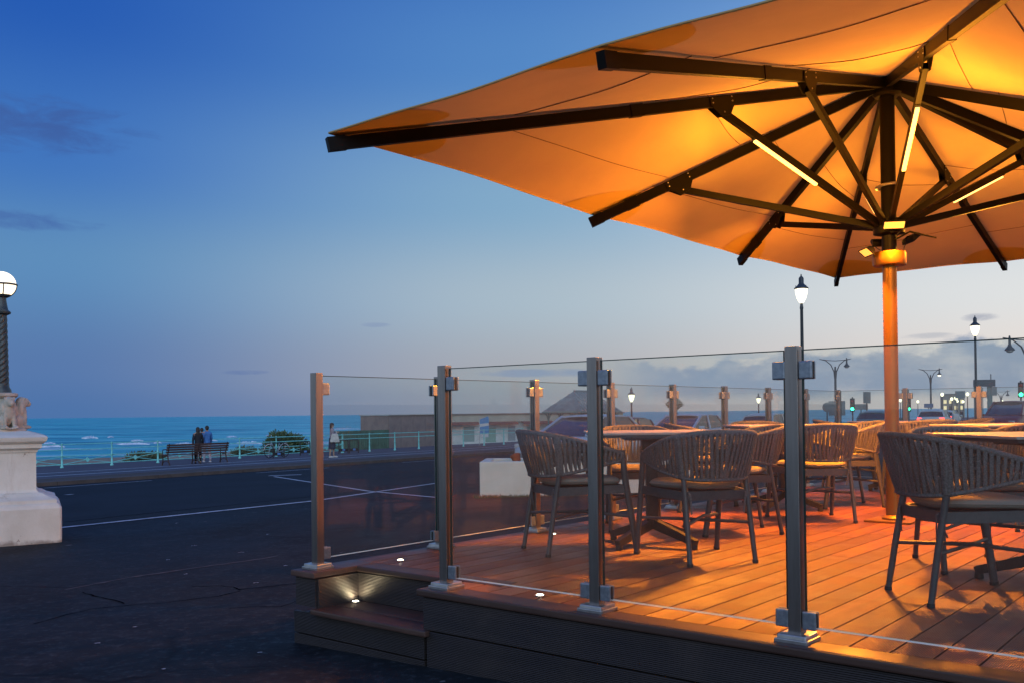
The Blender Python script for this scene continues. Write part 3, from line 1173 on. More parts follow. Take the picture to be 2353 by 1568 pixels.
def make_chair():
    rg = random.Random(11)
    root = thing('armchair', 'chair', 'armchair')
    # legs
    for s in (-1, 1):
        m_ = MB()
        m_.tube([(0.0, s * 0.205, 0.004), (0.035, s * 0.200, 0.22), (0.078, s * 0.196, 0.46), (0.082, s * 0.200, 0.50)], [0.0140, 0.0150, 0.0160, 0.0160], 12)
        lg = m_.build('leg', M['alu_dark'], root, True)
        m_ = MB()
        m_.tube([(0.0, s * 0.205, 0.0), (0.001, s * 0.205, 0.018)], 0.0168, 12)
        m_.build('foot_cap', M['rubber'], lg, True)
        # wrapped back post
        m_ = MB()
        pts, rr = [], []
        a, b = Vector((0.080, s * 0.199, 0.488)), Vector((0.052, s * 0.242, 0.717))
        for i in range(49):
            pts.append(a.lerp(b, i / 48))
            rr.append(0.0200 if i % 2 else 0.0178)
        m_.tube(pts, rr, 12)
        m_.build('wrapped_post', M['rope'], root, True, 80)
        m_ = MB()
        m_.tube([(0.560, s * 0.272, 0.004), (0.530, s * 0.268, 0.20), (0.490, s * 0.264, 0.44), (0.472, s * 0.262, 0.628)],
                [0.0145, 0.0160, 0.0165, 0.0150], 12, flat=1.3, up=(0, 1, 0))
        lg = m_.build('leg', M['alu_dark'], root, True)
        m_ = MB()
        m_.tube([(0.560, s * 0.272, 0.0), (0.558, s * 0.272, 0.016)], 0.0178, 12, flat=1.25, up=(0, 1, 0))
        m_.build('foot_cap', M['rubber'], lg, True)
    # seat rails
    m_ = MB()
    for s in (-1, 1):
        m_.bar((0.066, s * 0.197, 0.385), (0.494, s * 0.262, 0.395), 0.020, 0.050)
    m_.bar((0.066, -0.197, 0.385), (0.066, 0.197, 0.385), 0.020, 0.052)
    m_.bar((0.495, -0.262, 0.395), (0.495, 0.262, 0.395), 0.020, 0.045)
    m_.build('seat_frame', M['alu_dark'], root)
    m_ = MB()
    for k in range(7):
        x = 0.11 + k * 0.055
        yy = 0.20 + (x - 0.066) * 0.15
        m_.bar((x, -yy, 0.402), (x, yy, 0.402), 0.034, 0.008)
    m_.build('seat_webbing', M['strap'], root)
    # crossing stretchers
    for s in (-1, 1):
        m_ = MB()
        m_.tube([(0.040, s * 0.199, 0.228), (0.29, s * -0.03, 0.236 + 0.008 * s), (0.524, s * -0.266, 0.226)], 0.0095, 8)
        m_.build('stretcher', M['alu_dark'], root, True)
    # wrapped rims
    for nm, path, r0 in (('arm_rim', RIM, 0.0150), ('lower_rim', LOW, 0.0105)):
        q = resample(path, 301)
        m_ = MB()
        m_.tube(q, [r0 * (1.07 if i % 2 else 0.93) for i in range(len(q))], 10)
        m_.build(nm, M['rope'], root, True, 80)
    # straps: each goes down the outside and back up the inside
    N = 50
    for i in range(N):
        t = (i + 0.5) / N
        if abs(t - 0.5) > 0.492:
            continue
        m_ = MB()
        wdt = 0.0165 + rg.uniform(-.0018, .0018)
        for side in (0, 1):
            ta = t + (0.0 if side == 0 else 0.55 / N) + rg.uniform(-.0025, .0025)
            lean = (0.018 if t < 0.5 else -0.018) * (1 if side == 0 else -0.55) + rg.uniform(-.0035, .0035)
            tb = t + lean * (1 - abs(2 * t - 1) * 0.3)
            A, B = pathpt(RIM, ta), pathpt(LOW, tb)
            dA = (pathpt(RIM, ta + 0.006) - pathpt(RIM, ta - 0.006)).normalized()
            dB = (pathpt(LOW, tb + 0.008) - pathpt(LOW, tb - 0.008)).normalized()
            down = (B - A).normalized()
            out = dA.cross(down)
            if out.dot(A - Vector((0.25, 0, A.z))) < 0:
                out = -out
            off = 0.0125 if side == 0 else -0.0125
            K = 6
            vs, fs = [], []
            for k in range(K):
                f = k / (K - 1)
                c = A.lerp(B, f) + out * (off * (1 - 0.62 * f) + (0.004 if side == 0 else -0.003) * math.sin(PI * f))
                d = dA.lerp(dB, f).normalized()
                d = d - down * d.dot(down)
                d.normalize()
                tw = rg.uniform(-.12, .12) if 0 < k < K - 1 else 0
                d2 = (d + out * tw).normalized()
                wv = wdt * (1 - 0.10 * f)
                vs += [c - d2 * wv / 2 - out * .0013, c + d2 * wv / 2 - out * .0013, c + d2 * wv / 2 + out * .0013, c - d2 * wv / 2 + out * .0013]
            for k in range(K - 1):
                for e in range(4):
                    fs.append((k * 4 + e, k * 4 + (e + 1) % 4, k * 4 + 4 + (e + 1) % 4, k * 4 + 4 + e))
            fs += [(0, 1, 2, 3), (K * 4 - 1, K * 4 - 2, K * 4 - 3, K * 4 - 4)]
            m_.add(vs, fs)
        m_.build('strap', M['strap'], root)
    # cushion: rounded trapezoid pad
    m_ = MB()
    nseg, prof = 48, [(0.0, 0.418), (0.90, 0.420), (0.975, 0.428), (1.0, 0.441), (0.985, 0.452), (0.93, 0.461), (0.70, 0.4665), (0.35, 0.468), (0.0, 0.4685)]
    vs, fs = [], []
    for k_, (r_, z_) in enumerate(prof):
        for i in range(nseg):
            an = 2 * PI * i / nseg
            ca, sa = math.cos(an), math.sin(an)
            e = 0.42
            x = math.copysign(abs(ca) ** e, ca) * 0.218
            y = math.copysign(abs(sa) ** e, sa)
            wy = 0.197 + 0.055 * (x + 0.218) / 0.436
            if x < -0.12:
                wy -= 0.03 * ((-0.12 - x) / 0.1)
            vs.append((0.285 + x * r_, y * wy * r_, z_ + 0.004 * math.sin(an * 3 + 1) * (r_ > 0.5)))
    for k_ in range(len(prof) - 1):
        for i in range(nseg):
            fs.append((k_ * nseg + i, k_ * nseg + (i + 1) % nseg, (k_ + 1) * nseg + (i + 1) % nseg, (k_ + 1) * nseg + i))
    m_.add(vs, fs)
    cu = m_.build('cushion', M['cushion'], root, True, 70)
    m_ = MB()
    m_.tube([Vector(vs[3 * nseg + i]) * 1.0 for i in range(nseg)], 0.0035, 6, closed=True)
    m_.build('piping', M['cushion'], cu, True)
    for s in (-1, 1):
        m_ = MB()
        m_.bar((0.085, s * 0.185, 0.425), (0.045, s * 0.175, 0.395), 0.012, 0.0022, up=(1, 0, 0))
        m_.bar((0.045, s * 0.175, 0.395), (0.052, s * 0.165, 0.285), 0.012, 0.0022, up=(1, 0, 0))
        m_.bar((0.047, s * 0.178, 0.395), (0.075, s * 0.215, 0.300), 0.012, 0.0022, up=(1, 0, 0))
        m_.build('tie_ribbon', M['strap'], cu)
    return root


# rear feet midpoint (x, y), heading in degrees (0 = towards +x), label
chairs = [
    (0.135, 5.825, 20, 'charcoal rope armchair nearest the corner step, left of the third front post'),
    (1.170, 5.275, 107, 'charcoal rope armchair with its back turned, between the third and fourth front posts'),
    (1.795, 4.300, 3, 'largest nearest charcoal rope armchair, at the right in front of the parasol pole'),
    (2.530, 5.460, -92, 'charcoal rope armchair facing us behind the nearest table at the right edge'),
    (1.850, 6.760, 184, 'charcoal rope armchair with orange-lit seat just left of the fourth front post'),
    (0.930, 7.330, -86, 'rope armchair with orange-lit straps facing us across the seaward table'),
    (2.390, 7.130, 96, 'rope armchair with its back turned just right of the fourth front post'),
    (3.240, 8.480, 184, 'rope armchair with bright orange inner straps just left of the parasol pole'),
    (1.430, 8.250, -4, 'rope armchair whose dark rim shows above the seaward table, in front of the cars'),
    (2.420, 9.420, -88, 'rope armchair facing us at the far side of the middle table'),
    (3.300, 10.02, -14, 'rope armchair in the far corner of the deck, left of the pole, rim barely showing'),
    (4.020, 8.980, 92, 'rope armchair with its reddish back turned, just right of the parasol pole'),
    (4.760, 9.560, 178, 'rope armchair farthest to the right of the pole, beside the far balustrade'),
    (3.700, 6.520, 82, 'rope armchair cut off by the right edge of the picture, behind the nearest table'),
]
proto = make_chair()
for i, (x, y, a, lab) in enumerate(chairs):
    o = proto if i == 0 else copy_tree(proto)
    o.location = (x, y, DECK + 0.001)
    o.rotation_euler = (0, 0, R(a))
    tag(o, lab, 'armchair', 'rope armchairs on the deck')

# ------------------------------------------------------------------ tables
def make_table():
    root = thing('dining_table', 'table', 'table')
    m_ = MB()
    m_.box((0, 0, 0.728), (0.84, 0.84, 0.014), bevel=0.003)
    m_.build('table_top', M['table_top'], root)
    m_ = MB()
    m_.box((0, 0, 0.712), (0.80, 0.80, 0.016), bevel=0.002)
    m_.box((0, 0, 0.692), (0.36, 0.36, 0.022), bevel=0.004)
    m_.build('under_frame', M['table_leg'], root)
    m_ = MB()
    m_.box((0, 0, 0.40), (0.076, 0.076, 0.57), bevel=0.006)
    m_.box((0, 0, 0.645), (0.13, 0.13, 0.08), bevel=0.01)
    m_.build('column', M['table_leg'], root, True)
    for k in range(4):
        an = PI / 4 + k * PI / 2
        c, s = math.cos(an), math.sin(an)
        m_ = MB()
        m_.bar((c * 0.03, s * 0.03, 0.135), (c * 0.345, s * 0.345, 0.040), 0.048, 0.062, w2=0.040, h2=0.040)
        f = m_.build('foot', M['table_leg'], root)
        m_ = MB()
        m_.lathe([(0.021, 0.0), (0.023, 0.006), (0.020, 0.03)], 12, c=(c * 0.330, s * 0.330, 0.0))
        m_.build('glide', M['rubber'], f, True)
    return root


tables = [(0.90, 6.12, -2, 'square dining table between four armchairs at the seaward end of the deck'),
          (2.60, 4.56, 3, 'square dining table nearest to us, running out of the picture at the right'),
          (2.36, 8.22, 2, 'square dining table in the middle, thin edge seen behind the fourth front post'),
          (4.00, 9.75, -6, 'farthest dining table in the corner behind the parasol pole'),
          (3.85, 7.30, 4, 'dining table to the right behind the nearest table')]
tp = make_table()
for i, (x, y, a, lab) in enumerate(tables):
    o = tp if i == 0 else copy_tree(tp)
    o.location = (x, y, DECK + 0.001)
    o.rotation_euler = (0, 0, R(a))
    tag(o, lab, 'table', 'square dining tables on the deck')
# menu box / caddy hanging under the seaward table edge is too dark to tell: left out

# ------------------------------------------------------------------ parasol
PC = Vector((2.920, 7.248, 0))
parasol = thing('giant_parasol', 'huge rectangular sand-coloured parasol on a bronze pole, lit orange from below', 'parasol', PC + Vector((0, 0, DECK)), -0.684)
LH, SH = 1.866, 3.959                 # half short (local x), half long (local y)
ZR, ZA = 0.863 + 1.5555, 0.863 + 2.5318
APEX = Vector((0, 0, ZA))
tips = {'A': (-LH, -SH, ZR + .005), 'C': (-LH, -SH / 3, ZR - .045), 'D': (-LH, SH / 3, ZR - .045), 'E': (-LH, SH, ZR),
        'F': (0, SH, ZR), 'I': (LH, SH, ZR), 'H': (LH, SH / 3, ZR - .045), 'K': (LH, -SH / 3, ZR - .045), 'J': (LH, -SH, ZR), 'B': (0, -SH, ZR + .030)}
order = ['A', 'C', 'D', 'E', 'F', 'I', 'H', 'K', 'J', 'B']
tips = {k: Vector(v) for k, v in tips.items()}
corner = {'A', 'E', 'I', 'J'}
for i, k in enumerate(order):
    P, Q = tips[k], tips[order[(i + 1) % len(order)]]
    m_ = MB()
    n1, n2 = 22, 18
    vs, fs = [], []
    up0 = Vector((0, 0, 0.045))
    for a in range(n1 + 1):
        s = a / n1
        for b in range(n2 + 1):
            t = b / n2
            edge = P.lerp(Q, t)
            cen = APEX + up0 * 0.6
            pull = 1 - 0.010 * 4 * t * (1 - t) * s
            p = cen + (edge + up0 - cen) * s * pull
            bow = 4 * t * (1 - t) * math.sin(PI * min(1, s * 1.0)) * 0.035
            p = p + Vector((0, 0, -bow))
            p.z += 0.006 * math.sin(23 * s + 9 * t + i) * s * 4 * t * (1 - t)
            vs.append(p)
    for a in range(n1):
        for b in range(n2):
            j = a * (n2 + 1) + b
            fs.append((j, j + 1, j + n2 + 2, j + n2 + 1))
    m_.add(vs, fs)
    pan = m_.build('canopy_panel', M['canopy'], parasol, True, 60)
    # hem
    m_ = MB()
    hem = [Vector(vs[n1 * (n2 + 1) + b]) for b in range(n2 + 1)]
    m_.tube(hem, 0.0065, 6)
    m_.build('hem', M['patch'], pan, True)
    # doubled cloth at the rib ends, following the same surface
    def surf(s, t):
        edge = P.lerp(Q, t)
        cen = APEX + up0 * 0.6
        p = cen + (edge + up0 - cen) * s * (1 - 0.010 * 4 * t * (1 - t) * s)
        p = p + Vector((0, 0, -4 * t * (1 - t) * math.sin(PI * s) * 0.035))
        p.z += 0.006 * math.sin(23 * s + 9 * t + i) * s * 4 * t * (1 - t)
        return p
    eL = (Q - P).length
    for s_, dd_ in ((0.44, 0.10), (0.76, -0.06)):
        m_ = MB()
        m_.tube([surf(s_ + dd_ * (q / 12 - 0.5), q / 12) + Vector((0, 0, -0.0035)) for q in range(13)], 0.0028, 5)
        m_.build('seam', M['seam'], pan, True)
    for T, side_t in ((P, 0), (Q, 1)):
        rL = (T - APEX).length
        r_ = 0.60 if abs(abs(T.x) - LH) < 1e-6 and abs(abs(T.y) - SH) < 1e-6 else 0.42
        vs2, fs2 = [], []
        nr, nf = 6, 12
        for q in range(nr + 1):
            for g in range(nf + 1):
                th_ = g / nf * PI / 2
                rho = r_ * q / nr
                tt = min(0.98, rho * math.cos(th_) / eL * (1.0 + 0.0 * g))
                ss_ = 1 - rho * math.sin(th_) / rL
                # converging ribs: the edge coordinate widens towards the rim
                pt = surf(ss_, tt if side_t == 0 else 1 - tt)
                pt.z -= 0.006
                vs2.append(pt)
        for q in range(nr):
            for g in range(nf):
                j = q * (nf + 1) + g
                fs2.append((j, j + 1, j + nf + 2, j + nf + 1))
        mm_ = MB()
        mm_.add(vs2, fs2)
        mm_.build('doubled_corner', M['patch'], pan, True, 60)

HUBZ = 2.265
LED_W = 23.0
BR = 1.60
for i, k in enumerate(order):
    T = tips[k]
    d = (T - APEX)
    L = d.length
    dn = d.normalized()
    hor = Vector((d.x, d.y, 0)).normalized()
    start = APEX + dn * 0.07 + Vector((0, 0, -0.022))
    end = T + Vector((0, 0, -0.022)) - dn * 0.0
    fb = BR / math.hypot(d.x, d.y)
    bk = APEX.lerp(T, fb) + Vector((0, 0, -0.022))
    m_ = MB()
    m_.bar(start, end, 0.040, 0.072)
    rib = m_.build('rib', M['rib'], parasol)
    sl = APEX.lerp(T, min(0.86, fb + 0.16)) + Vector((0, 0, -0.022))
    m_ = MB()
    m_.bar(sl - dn * 0.05, sl + dn * 0.05, 0.048, 0.081)
    m_.build('sleeve', M['rib'], rib)
    m_ = MB()
    m_.bar(end - dn * 0.10, end + dn * 0.008, 0.047, 0.079)
    m_.build('end_cap', M['rib'], rib)
    # bracket with rivets
    side = dn.cross(Vector((0, 0, 1))).normalized()
    low = side.cross(dn)
    if low.z > 0:
        low = -low
    m_ = MB()
    for sg in (-1, 1):
        o_ = bk + side * sg * 0.0235
        a_ = [o_ - dn * 0.105 - low * 0.030, o_ + dn * 0.105 - low * 0.030, o_ + dn * 0.105 + low * 0.030, o_ + dn * 0.03 + low * 0.105, o_ - dn * 0.05 + low * 0.105, o_ - dn * 0.105 + low * 0.030]
        b_ = [p + side * sg * 0.004 for p in a_]
        n_ = len(a_)
        m_.add(a_ + b_, [tuple(range(n_)), tuple(range(2 * n_ - 1, n_ - 1, -1))] + [(q, (q + 1) % n_, n_ + (q + 1) % n_, n_ + q) for q in range(n_)])
    m_.build('bracket', M['rib'], rib)
    m_ = MB()
    for sg in (-1, 1):
        for qa, qb in ((-0.085, 0.01), (-0.085, -0.02), (0.085, 0.01), (0.085, -0.02), (0.0, 0.08)):
            m_.ball(bk + side * sg * 0.0285 + dn * qa + low * qb, 0.0055, 6, 4)
    m_.build('rivets', M['steel_plate'], rib, True)
    # strut from hub
    hs = hor * 0.085 + Vector((0, 0, HUBZ))
    he = bk + low * 0.075
    m_ = MB()
    m_.bar(hs, he, 0.034, 0.050)
    st = m_.build('strut', M['rib'], parasol)
    if k in corner:
        t = (he - hs).normalized()
        dwn = Vector((0, 0, -1)) - t * Vector((0, 0, -1)).dot(t)
        dwn.normalize()
        a, b = hs.lerp(he, 0.42) + dwn * 0.036, hs.lerp(he, 0.80) + dwn * 0.036
        m_ = MB()
        m_.bar(a, b, 0.025, 0.016, up=dwn)
        ls = m_.build('led_strip', M['led'], st)
        for q in (0.15, 0.5, 0.85):
            ld = bpy.data.lights.new('led_glow', 'POINT')
            ld.energy = LED_W * (0.45 + 1.0 * q) * {'A': 0.85, 'J': 1.45, 'I': 0.75, 'E': 0.55}[k]
            ld.color = (1.0, 0.37, 0.030)
            ld.shadow_soft_size = 0.12
            lo = bpy.data.objects.new('led_glow', ld)
            col.objects.link(lo)
            lo.parent = ls
            lo.location = a.lerp(b, q) + dwn * 0.36
        m_ = MB()
        m_.bar(a - t * 0.02 - dwn * 0.010, b + t * 0.02 - dwn * 0.010, 0.034, 0.006, up=dwn)
        m_.build('led_channel', M['rib'], st)
# pole, hub, collar
m_ = MB()
m_.lathe([(0.055, 2.02), (0.055, ZA - 0.02)], 32)
m_.build('upper_pole', M['rib'], parasol, True)
m_ = MB()
m_.lathe([(0.052, 0.02), (0.052, 2.0)], 32)
m_.build('lower_pole', M['bronze'], parasol, True)
m_ = MB()
m_.lathe([(0.085, ZA - 0.13), (0.105, ZA - 0.11), (0.105, ZA - 0.02), (0.06, ZA + 0.06), (0.0, ZA + 0.07)], 24)
m_.build('top_hub', M['rib'], parasol, True)
m_ = MB()
m_.lathe([(0.060, HUBZ - 0.075), (0.115, HUBZ - 0.06), (0.118, HUBZ + 0.045), (0.062, HUBZ + 0.06)], 24)
m_.build('strut_hub', M['rib'], parasol, True)
m_ = MB()
m_.lathe([(0.056, 1.955), (0.118, 1.960), (0.122, 1.972), (0.122, 2.052), (0.118, 2.062), (0.056, 2.066)], 40)
m_.build('collar', M['bronze'], parasol, True)
m_ = MB()
m_.tube([(0.075 * math.cos(a * PI / 12) * (1.15), 0.075 * math.sin(a * PI / 12), 2.575 + 0.008 * math.cos(a * PI / 12)) for a in range(24)], 0.012, 8, closed=True)
m_.build('ring', M['steel_plate'], parasol, True)
m_ = MB()
m_.box((0, 0, 0.008), (0.34, 0.34, 0.016), bevel=0.004)
m_.lathe([(0.085, 0.016), (0.085, 0.03), (0.056, 0.05), (0.054, 0.16)], 24)
m_.build('base_plate', M['bronze'], parasol, True)
m_ = MB()
m_.tube([(0.05, -0.03, 2.15), (0.16, -0.02, 2.20), (0.34, 0.02, 2.135)], [0.008, 0.008, 0.006], 6)
m_.build('crank_handle', M['rib'], parasol, True)
# heaters around the pole
HEAT_W = 170.0
for k, (wa, hz, rad) in enumerate(((-100, 2.235, 0.19), (182, 2.06, 0.185), (85, 2.16, 0.19), (0, 2.16, 0.19))):
    an = R(wa) + 0.684          # world heading -> parasol frame
    ht = bpy.data.objects.new('patio_heater', None)
    col.objects.link(ht)
    ht.parent = parasol
    ht.location = (math.cos(an) * rad, math.sin(an) * rad, hz)
    ht.rotation_euler = (0, 0, an)
    ht.scale = (0.62, 0.56, 0.62)
    tilt = Matrix.Rotation(R(-42), 4, 'Y')       # the element looks outwards and down
    # local x points outwards
    m_ = MB()
    prof = []
    for q in range(9):
        a2 = PI * q / 8
        prof.append((0.062 * math.cos(a2), 0.070 * math.sin(a2)))
    inner = [(0.054 * math.cos(PI * q / 8), 0.060 * math.sin(PI * q / 8)) for q in range(8, -1, -1)]
    m_.prism(prof + inner, -0.135, 0.135, axis='Y', M=tilt)
    for sy in (-1, 1):
        m_.prism(prof, sy * 0.135, sy * 0.141, axis='Y', M=tilt)
    hsn = m_.build('housing', M['rib'], ht, True)
    m_ = MB()
    m_.prism([(-0.050, 0.006), (0.050, 0.006), (0.044, 0.022), (-0.044, 0.022)], -0.128, 0.128, axis='Y', M=tilt)
    m_.build('element', M['heat'], ht)
    m_ = MB()
    for q in range(6):
        m_.tube([tilt @ Vector((-0.052, -0.11 + q * 0.044, -0.004)), tilt @ Vector((0.052, -0.11 + q * 0.044, -0.004))], 0.0016, 5)
    m_.build('grille', M['steel_plate'], ht)
    m_ = MB()
    m_.tube([(-0.135, 0.0, -0.02), (-0.08, 0, 0.035), (0.0, 0, 0.062)], 0.010, 8)
    m_.box((-0.125, 0, -0.03), (0.03, 0.05, 0.07), bevel=0.005)
    m_.build('arm', M['rib'], ht, True)
    m_ = MB()
    m_.tube([(-0.02, 0.10, 0.05), (-0.06, 0.11, -0.04), (-0.10, 0.06, -0.09), (-0.11, 0.05, -0.16)], 0.005, 6)
    m_.build('cable', M['rubber'], ht, True)
    ld = bpy.data.lights.new('heater_glow', 'AREA')
    ld.shape = 'RECTANGLE'
    ld.size, ld.size_y = 0.10, 0.25
    ld.energy = HEAT_W
    ld.color = (1.0, 0.265, 0.014)
    ld.spread = R(150)
    lo = bpy.data.objects.new('heater_glow', ld)
    col.objects.link(lo)
    lo.parent = ht
    lo.location = tilt @ Vector((0, 0, -0.012))
    lo.rotation_euler = tilt.to_euler()
# DETAILS-BELOW

# ------------------------------------------------------------------ pedestal lamp at the left edge
base_p = G(5, 1256)
ped_D = base_p.y + 0.62
ped_x = (5 - 1176) / FPX * ped_D
ped = thing('lamp_pedestal', 'white stone pedestal with carved lions under a twisted iron lamp column, left edge', 'lamp',
            (ped_x, ped_D, gz(ped_x, ped_D)), R(27))
PS = ped_D / FPX            # metres per pixel at the pedestal
gp = gz(ped_x, ped_D)


def pz(y):
    """photo row -> height above the pedestal foot"""
    return at(5, y, ped_D).z - gp


h = [pz(v) for v in (1246, 1150, 1135, 1028, 1015, 997, 985, 905)]
wB, wS, wC = 0.630, 0.362, 0.484
m_ = MB()
m_.sqlathe([(wB, -0.05), (wB, pz(1162)), (wB - 0.03, pz(1150))])
pb = m_.build('plinth', M['stone'], ped)
bv = pb.modifiers.new('bevel', 'BEVEL')
bv.width = 0.035
bv.segments = 4
m_ = MB()
m_.sqlathe([(wB - 0.05, pz(1153)), (wB - 0.055, pz(1143)), (wB - 0.15, pz(1136)), (wB - 0.20, pz(1130)), (wS + 0.02, pz(1127)), (wS, pz(1122))])
m_.build('base_moulding', M['stone'], ped)
m_ = MB()
m_.sqlathe([(wS, pz(1125)), (wS, pz(1034))])
m_.build('shaft', M['stone'], ped)
m_ = MB()
m_.sqlathe([(wS + 0.012, pz(1037)), (wS + 0.02, pz(1032)), (wS + 0.06, pz(1027)), (wS + 0.063, pz(1018)), (wS + 0.078, pz(1017)), (wC - 0.012, pz(1012)), (wC, pz(1006)), (wC + 0.004, pz(1003)), (wC - 0.05, pz(998)), (0.27, pz(989))])
m_.build('cornice', M['stone'], ped)
m_ = MB()
m_.lathe([(0.265, pz(990)), (0.262, pz(985)), (0.24, pz(983)), (0.15, pz(982)), (0.13, pz(960)), (0.12, pz(915)), (0.155, pz(912)), (0.175, pz(908)), (0.170, pz(903)), (0.14, pz(901))], 28)
m_.build('drum', M['stone_dark'], ped, True)


def lion_mesh():
    """seated lion, front towards +x, feet at z=0, about 0.36 high"""
    m = MB()
    B = m.ball
    B((0.000, 0, 0.150), (0.060, 0.062, 0.120))          # torso
    B((0.040, 0, 0.175), (0.050, 0.058, 0.090))          # chest
    B((0.035, 0, 0.270), (0.060, 0.064, 0.075))          # mane
    B((0.075, 0, 0.285), (0.046, 0.044, 0.048))          # skull
    B((0.112, 0, 0.268), (0.028, 0.026, 0.022))          # muzzle
    B((0.108, 0, 0.248), (0.022, 0.020, 0.012))          # jaw
    B((0.086, 0.020, 0.308), (0.018, 0.014, 0.010))
    B((0.086, -0.020, 0.308), (0.018, 0.014, 0.010))     # brows
    for s in (-1, 1):
        B((0.055, s * 0.046, 0.322), (0.014, 0.012, 0.016))      # ear
        B((0.020, s * 0.058, 0.225), (0.030, 0.022, 0.070))      # mane lock
        B((0.060, s * 0.042, 0.105), (0.020, 0.021, 0.100))      # foreleg
        B((0.082, s * 0.046, 0.018), (0.036, 0.026, 0.020))      # paw
        for q in (-1, 0, 1):
            B((0.112, s * 0.046 + q * 0.013, 0.014), (0.011, 0.008, 0.012))
        B((-0.010, s * 0.066, 0.070), (0.062, 0.030, 0.068))     # haunch
        B((0.040, s * 0.078, 0.016), (0.042, 0.018, 0.017))      # hind paw
        B((-0.050, s * 0.040, 0.190), (0.024, 0.020, 0.110))     # wing-like lock against the drum
    B((-0.055, 0, 0.100), (0.05, 0.05, 0.1))
    B((0.02, 0, 0.004), (0.11, 0.105, 0.012))
    me = m.mesh('lion_raw', M['stone_dark'])
    o = bpy.data.objects.new('lion_tmp', me)
    col.objects.link(o)
    rm = o.modifiers.new('remesh', 'REMESH')
    rm.mode = 'VOXEL'
    rm.voxel_size = 0.007
    sm_ = o.modifiers.new('smooth', 'SMOOTH')
    sm_.iterations = 3
    sm_.factor = 0.5
    dg = bpy.context.evaluated_depsgraph_get()
    me2 = bpy.data.meshes.new_from_object(o.evaluated_get(dg))
    bpy.data.objects.remove(o)
    me2.shade_smooth()
    me2.name = 'lion'
    return me2


lion = lion_mesh()
lh = pz(911) - pz(983)
for k in range(4):
    an = R(-70) + k * PI / 2
    o = add_obj('lion', lion, ped, (math.cos(an) * 0.175, math.sin(an) * 0.175, pz(984)), an)
    o.scale = (lh / 0.335,) * 3
m_ = MB()
m_.lathe([(0.105, pz(902)), (0.10, pz(895)), (0.080, pz(888)), (0.074, pz(880))], 24)
m_.build('column_base', M['iron_green'], ped, True)
m_ = MB()
z0, z1 = pz(884), pz(722)
vs, fs = [], []
nz, na = 150, 32
for i in range(nz + 1):
    f = i / nz
    r0 = 0.072 - 0.018 * f
    for k in range(na):
        an = 2 * PI * k / na
        r_ = r0 * (1 + 0.17 * abs(math.cos(2.5 * (an - f * 15))) ** 0.8 - 0.08)
        vs.append((r_ * math.cos(an), r_ * math.sin(an), z0 + (z1 - z0) * f))
for i in range(nz):
    for k in range(na):
        fs.append((i * na + k, i * na + (k + 1) % na, (i + 1) * na + (k + 1) % na, (i + 1) * na + k))
m_.add(vs, fs)
m_.build('twisted_column', M['iron_green'], ped, True, 60)
m_ = MB()
m_.lathe([(0.06, pz(724)), (0.095, pz(721)), (0.10, pz(717)), (0.07, pz(712)), (0.058, pz(700)), (0.05, pz(690)), (0.05, pz(684)), (0.085, pz(682)), (0.10, pz(677)), (0.05, pz(674))], 24)
m_.build('lamp_neck', M['iron_green'], ped, True)
gr = 30.0 * PS
gzc = pz(654)
m_ = MB()
m_.ball((0, 0, gzc), gr, 28, 18)
gl = m_.build('lamp_globe', M['globe_glow'], ped, True)
m_ = MB()
m_.tube([(math.cos(a * PI / 18) * (gr + .006), math.sin(a * PI / 18) * (gr + .006), gzc) for a in range(36)], 0.012, 6, closed=True)
for q in range(4):
    an = q * PI / 2 + 0.15
    m_.tube([(math.cos(an) * (gr + .005) * math.cos(b), math.sin(an) * (gr + .005) * math.cos(b), gzc + (gr + .005) * math.sin(b)) for b in [R(v) for v in range(-80, 1, 10)]], 0.007, 6)
m_.build('globe_band', M['lamp_iron'], gl, True)
ld = bpy.data.lights.new('globe_light', 'POINT')
ld.energy = 30
ld.color = (1.0, 0.82, 0.58)
ld.shadow_soft_size = gr
lo = bpy.data.objects.new('globe_light', ld)
col.objects.link(lo)
lo.parent = ped
lo.location = (0, 0, gzc)
gl.visible_shadow = True
lo.location = (0.0, 0.0, gzc)


# ------------------------------------------------------------------ promenade railing
def railing(name, label, p0, p1, n, full=True):
    p0, p1 = Vector(p0), Vector(p1)
    d = (p1 - p0)
    L = Vector((d.x, d.y, 0)).length
    root = thing(name, label, 'railing', p0, math.atan2(d.y, d.x))
    s = L / n
    dzs = d.z / n
    m_ = MB()
    m_.lathe([(0.075, 0.0), (0.075, 0.05), (0.045, 0.09), (0.040, 0.50), (0.055, 0.53), (0.036, 0.56), (0.032, 1.02), (0.05, 1.05), (0.055, 1.08), (0.0, 1.12)], 10)
    pm = m_.mesh('post', M['turq'], True)
    for i in range(n + 1):
        add_obj('post', pm, root, (i * s, 0, i * dzs))
    for z in (1.05, 0.80):
        m_ = MB()
        m_.tube([(0, 0, z), (L, 0, z + d.z)], 0.022, 8)
        m_.build('rail', M['turq'], root, True)
    if full:
        for z in (0.52, 0.14):
            m_ = MB()
            m_.tube([(0, 0, z), (L, 0, z + d.z)], 0.020, 8)
            m_.build('rail', M['turq'], root, True)
        m_ = MB()
        m_.tube([(0, 0, 0.15), (s, 0, 0.50)], 0.016, 6)
        m_.tube([(0, 0.002, 0.50), (s, 0.002, 0.15)], 0.016, 6)
        cx = m_.mesh('cross_brace', M['turq'])
        m_ = MB()
        m_.prism([(-0.12, 0.325), (0, 0.44), (0.12, 0.325), (0, 0.21)], -0.024, 0.024)
        rs = m_.mesh('diamond', M['turq'])
        for i in range(n):
            o = add_obj('cross_brace', cx, root, (i * s, 0, i * dzs))
            add_obj('diamond', rs, o, (s / 2, 0, 0))
    return root


def PR(px, py):
    """point on the promenade (0.114 above the sloping ground)"""
    return G(px, py, 0.11)


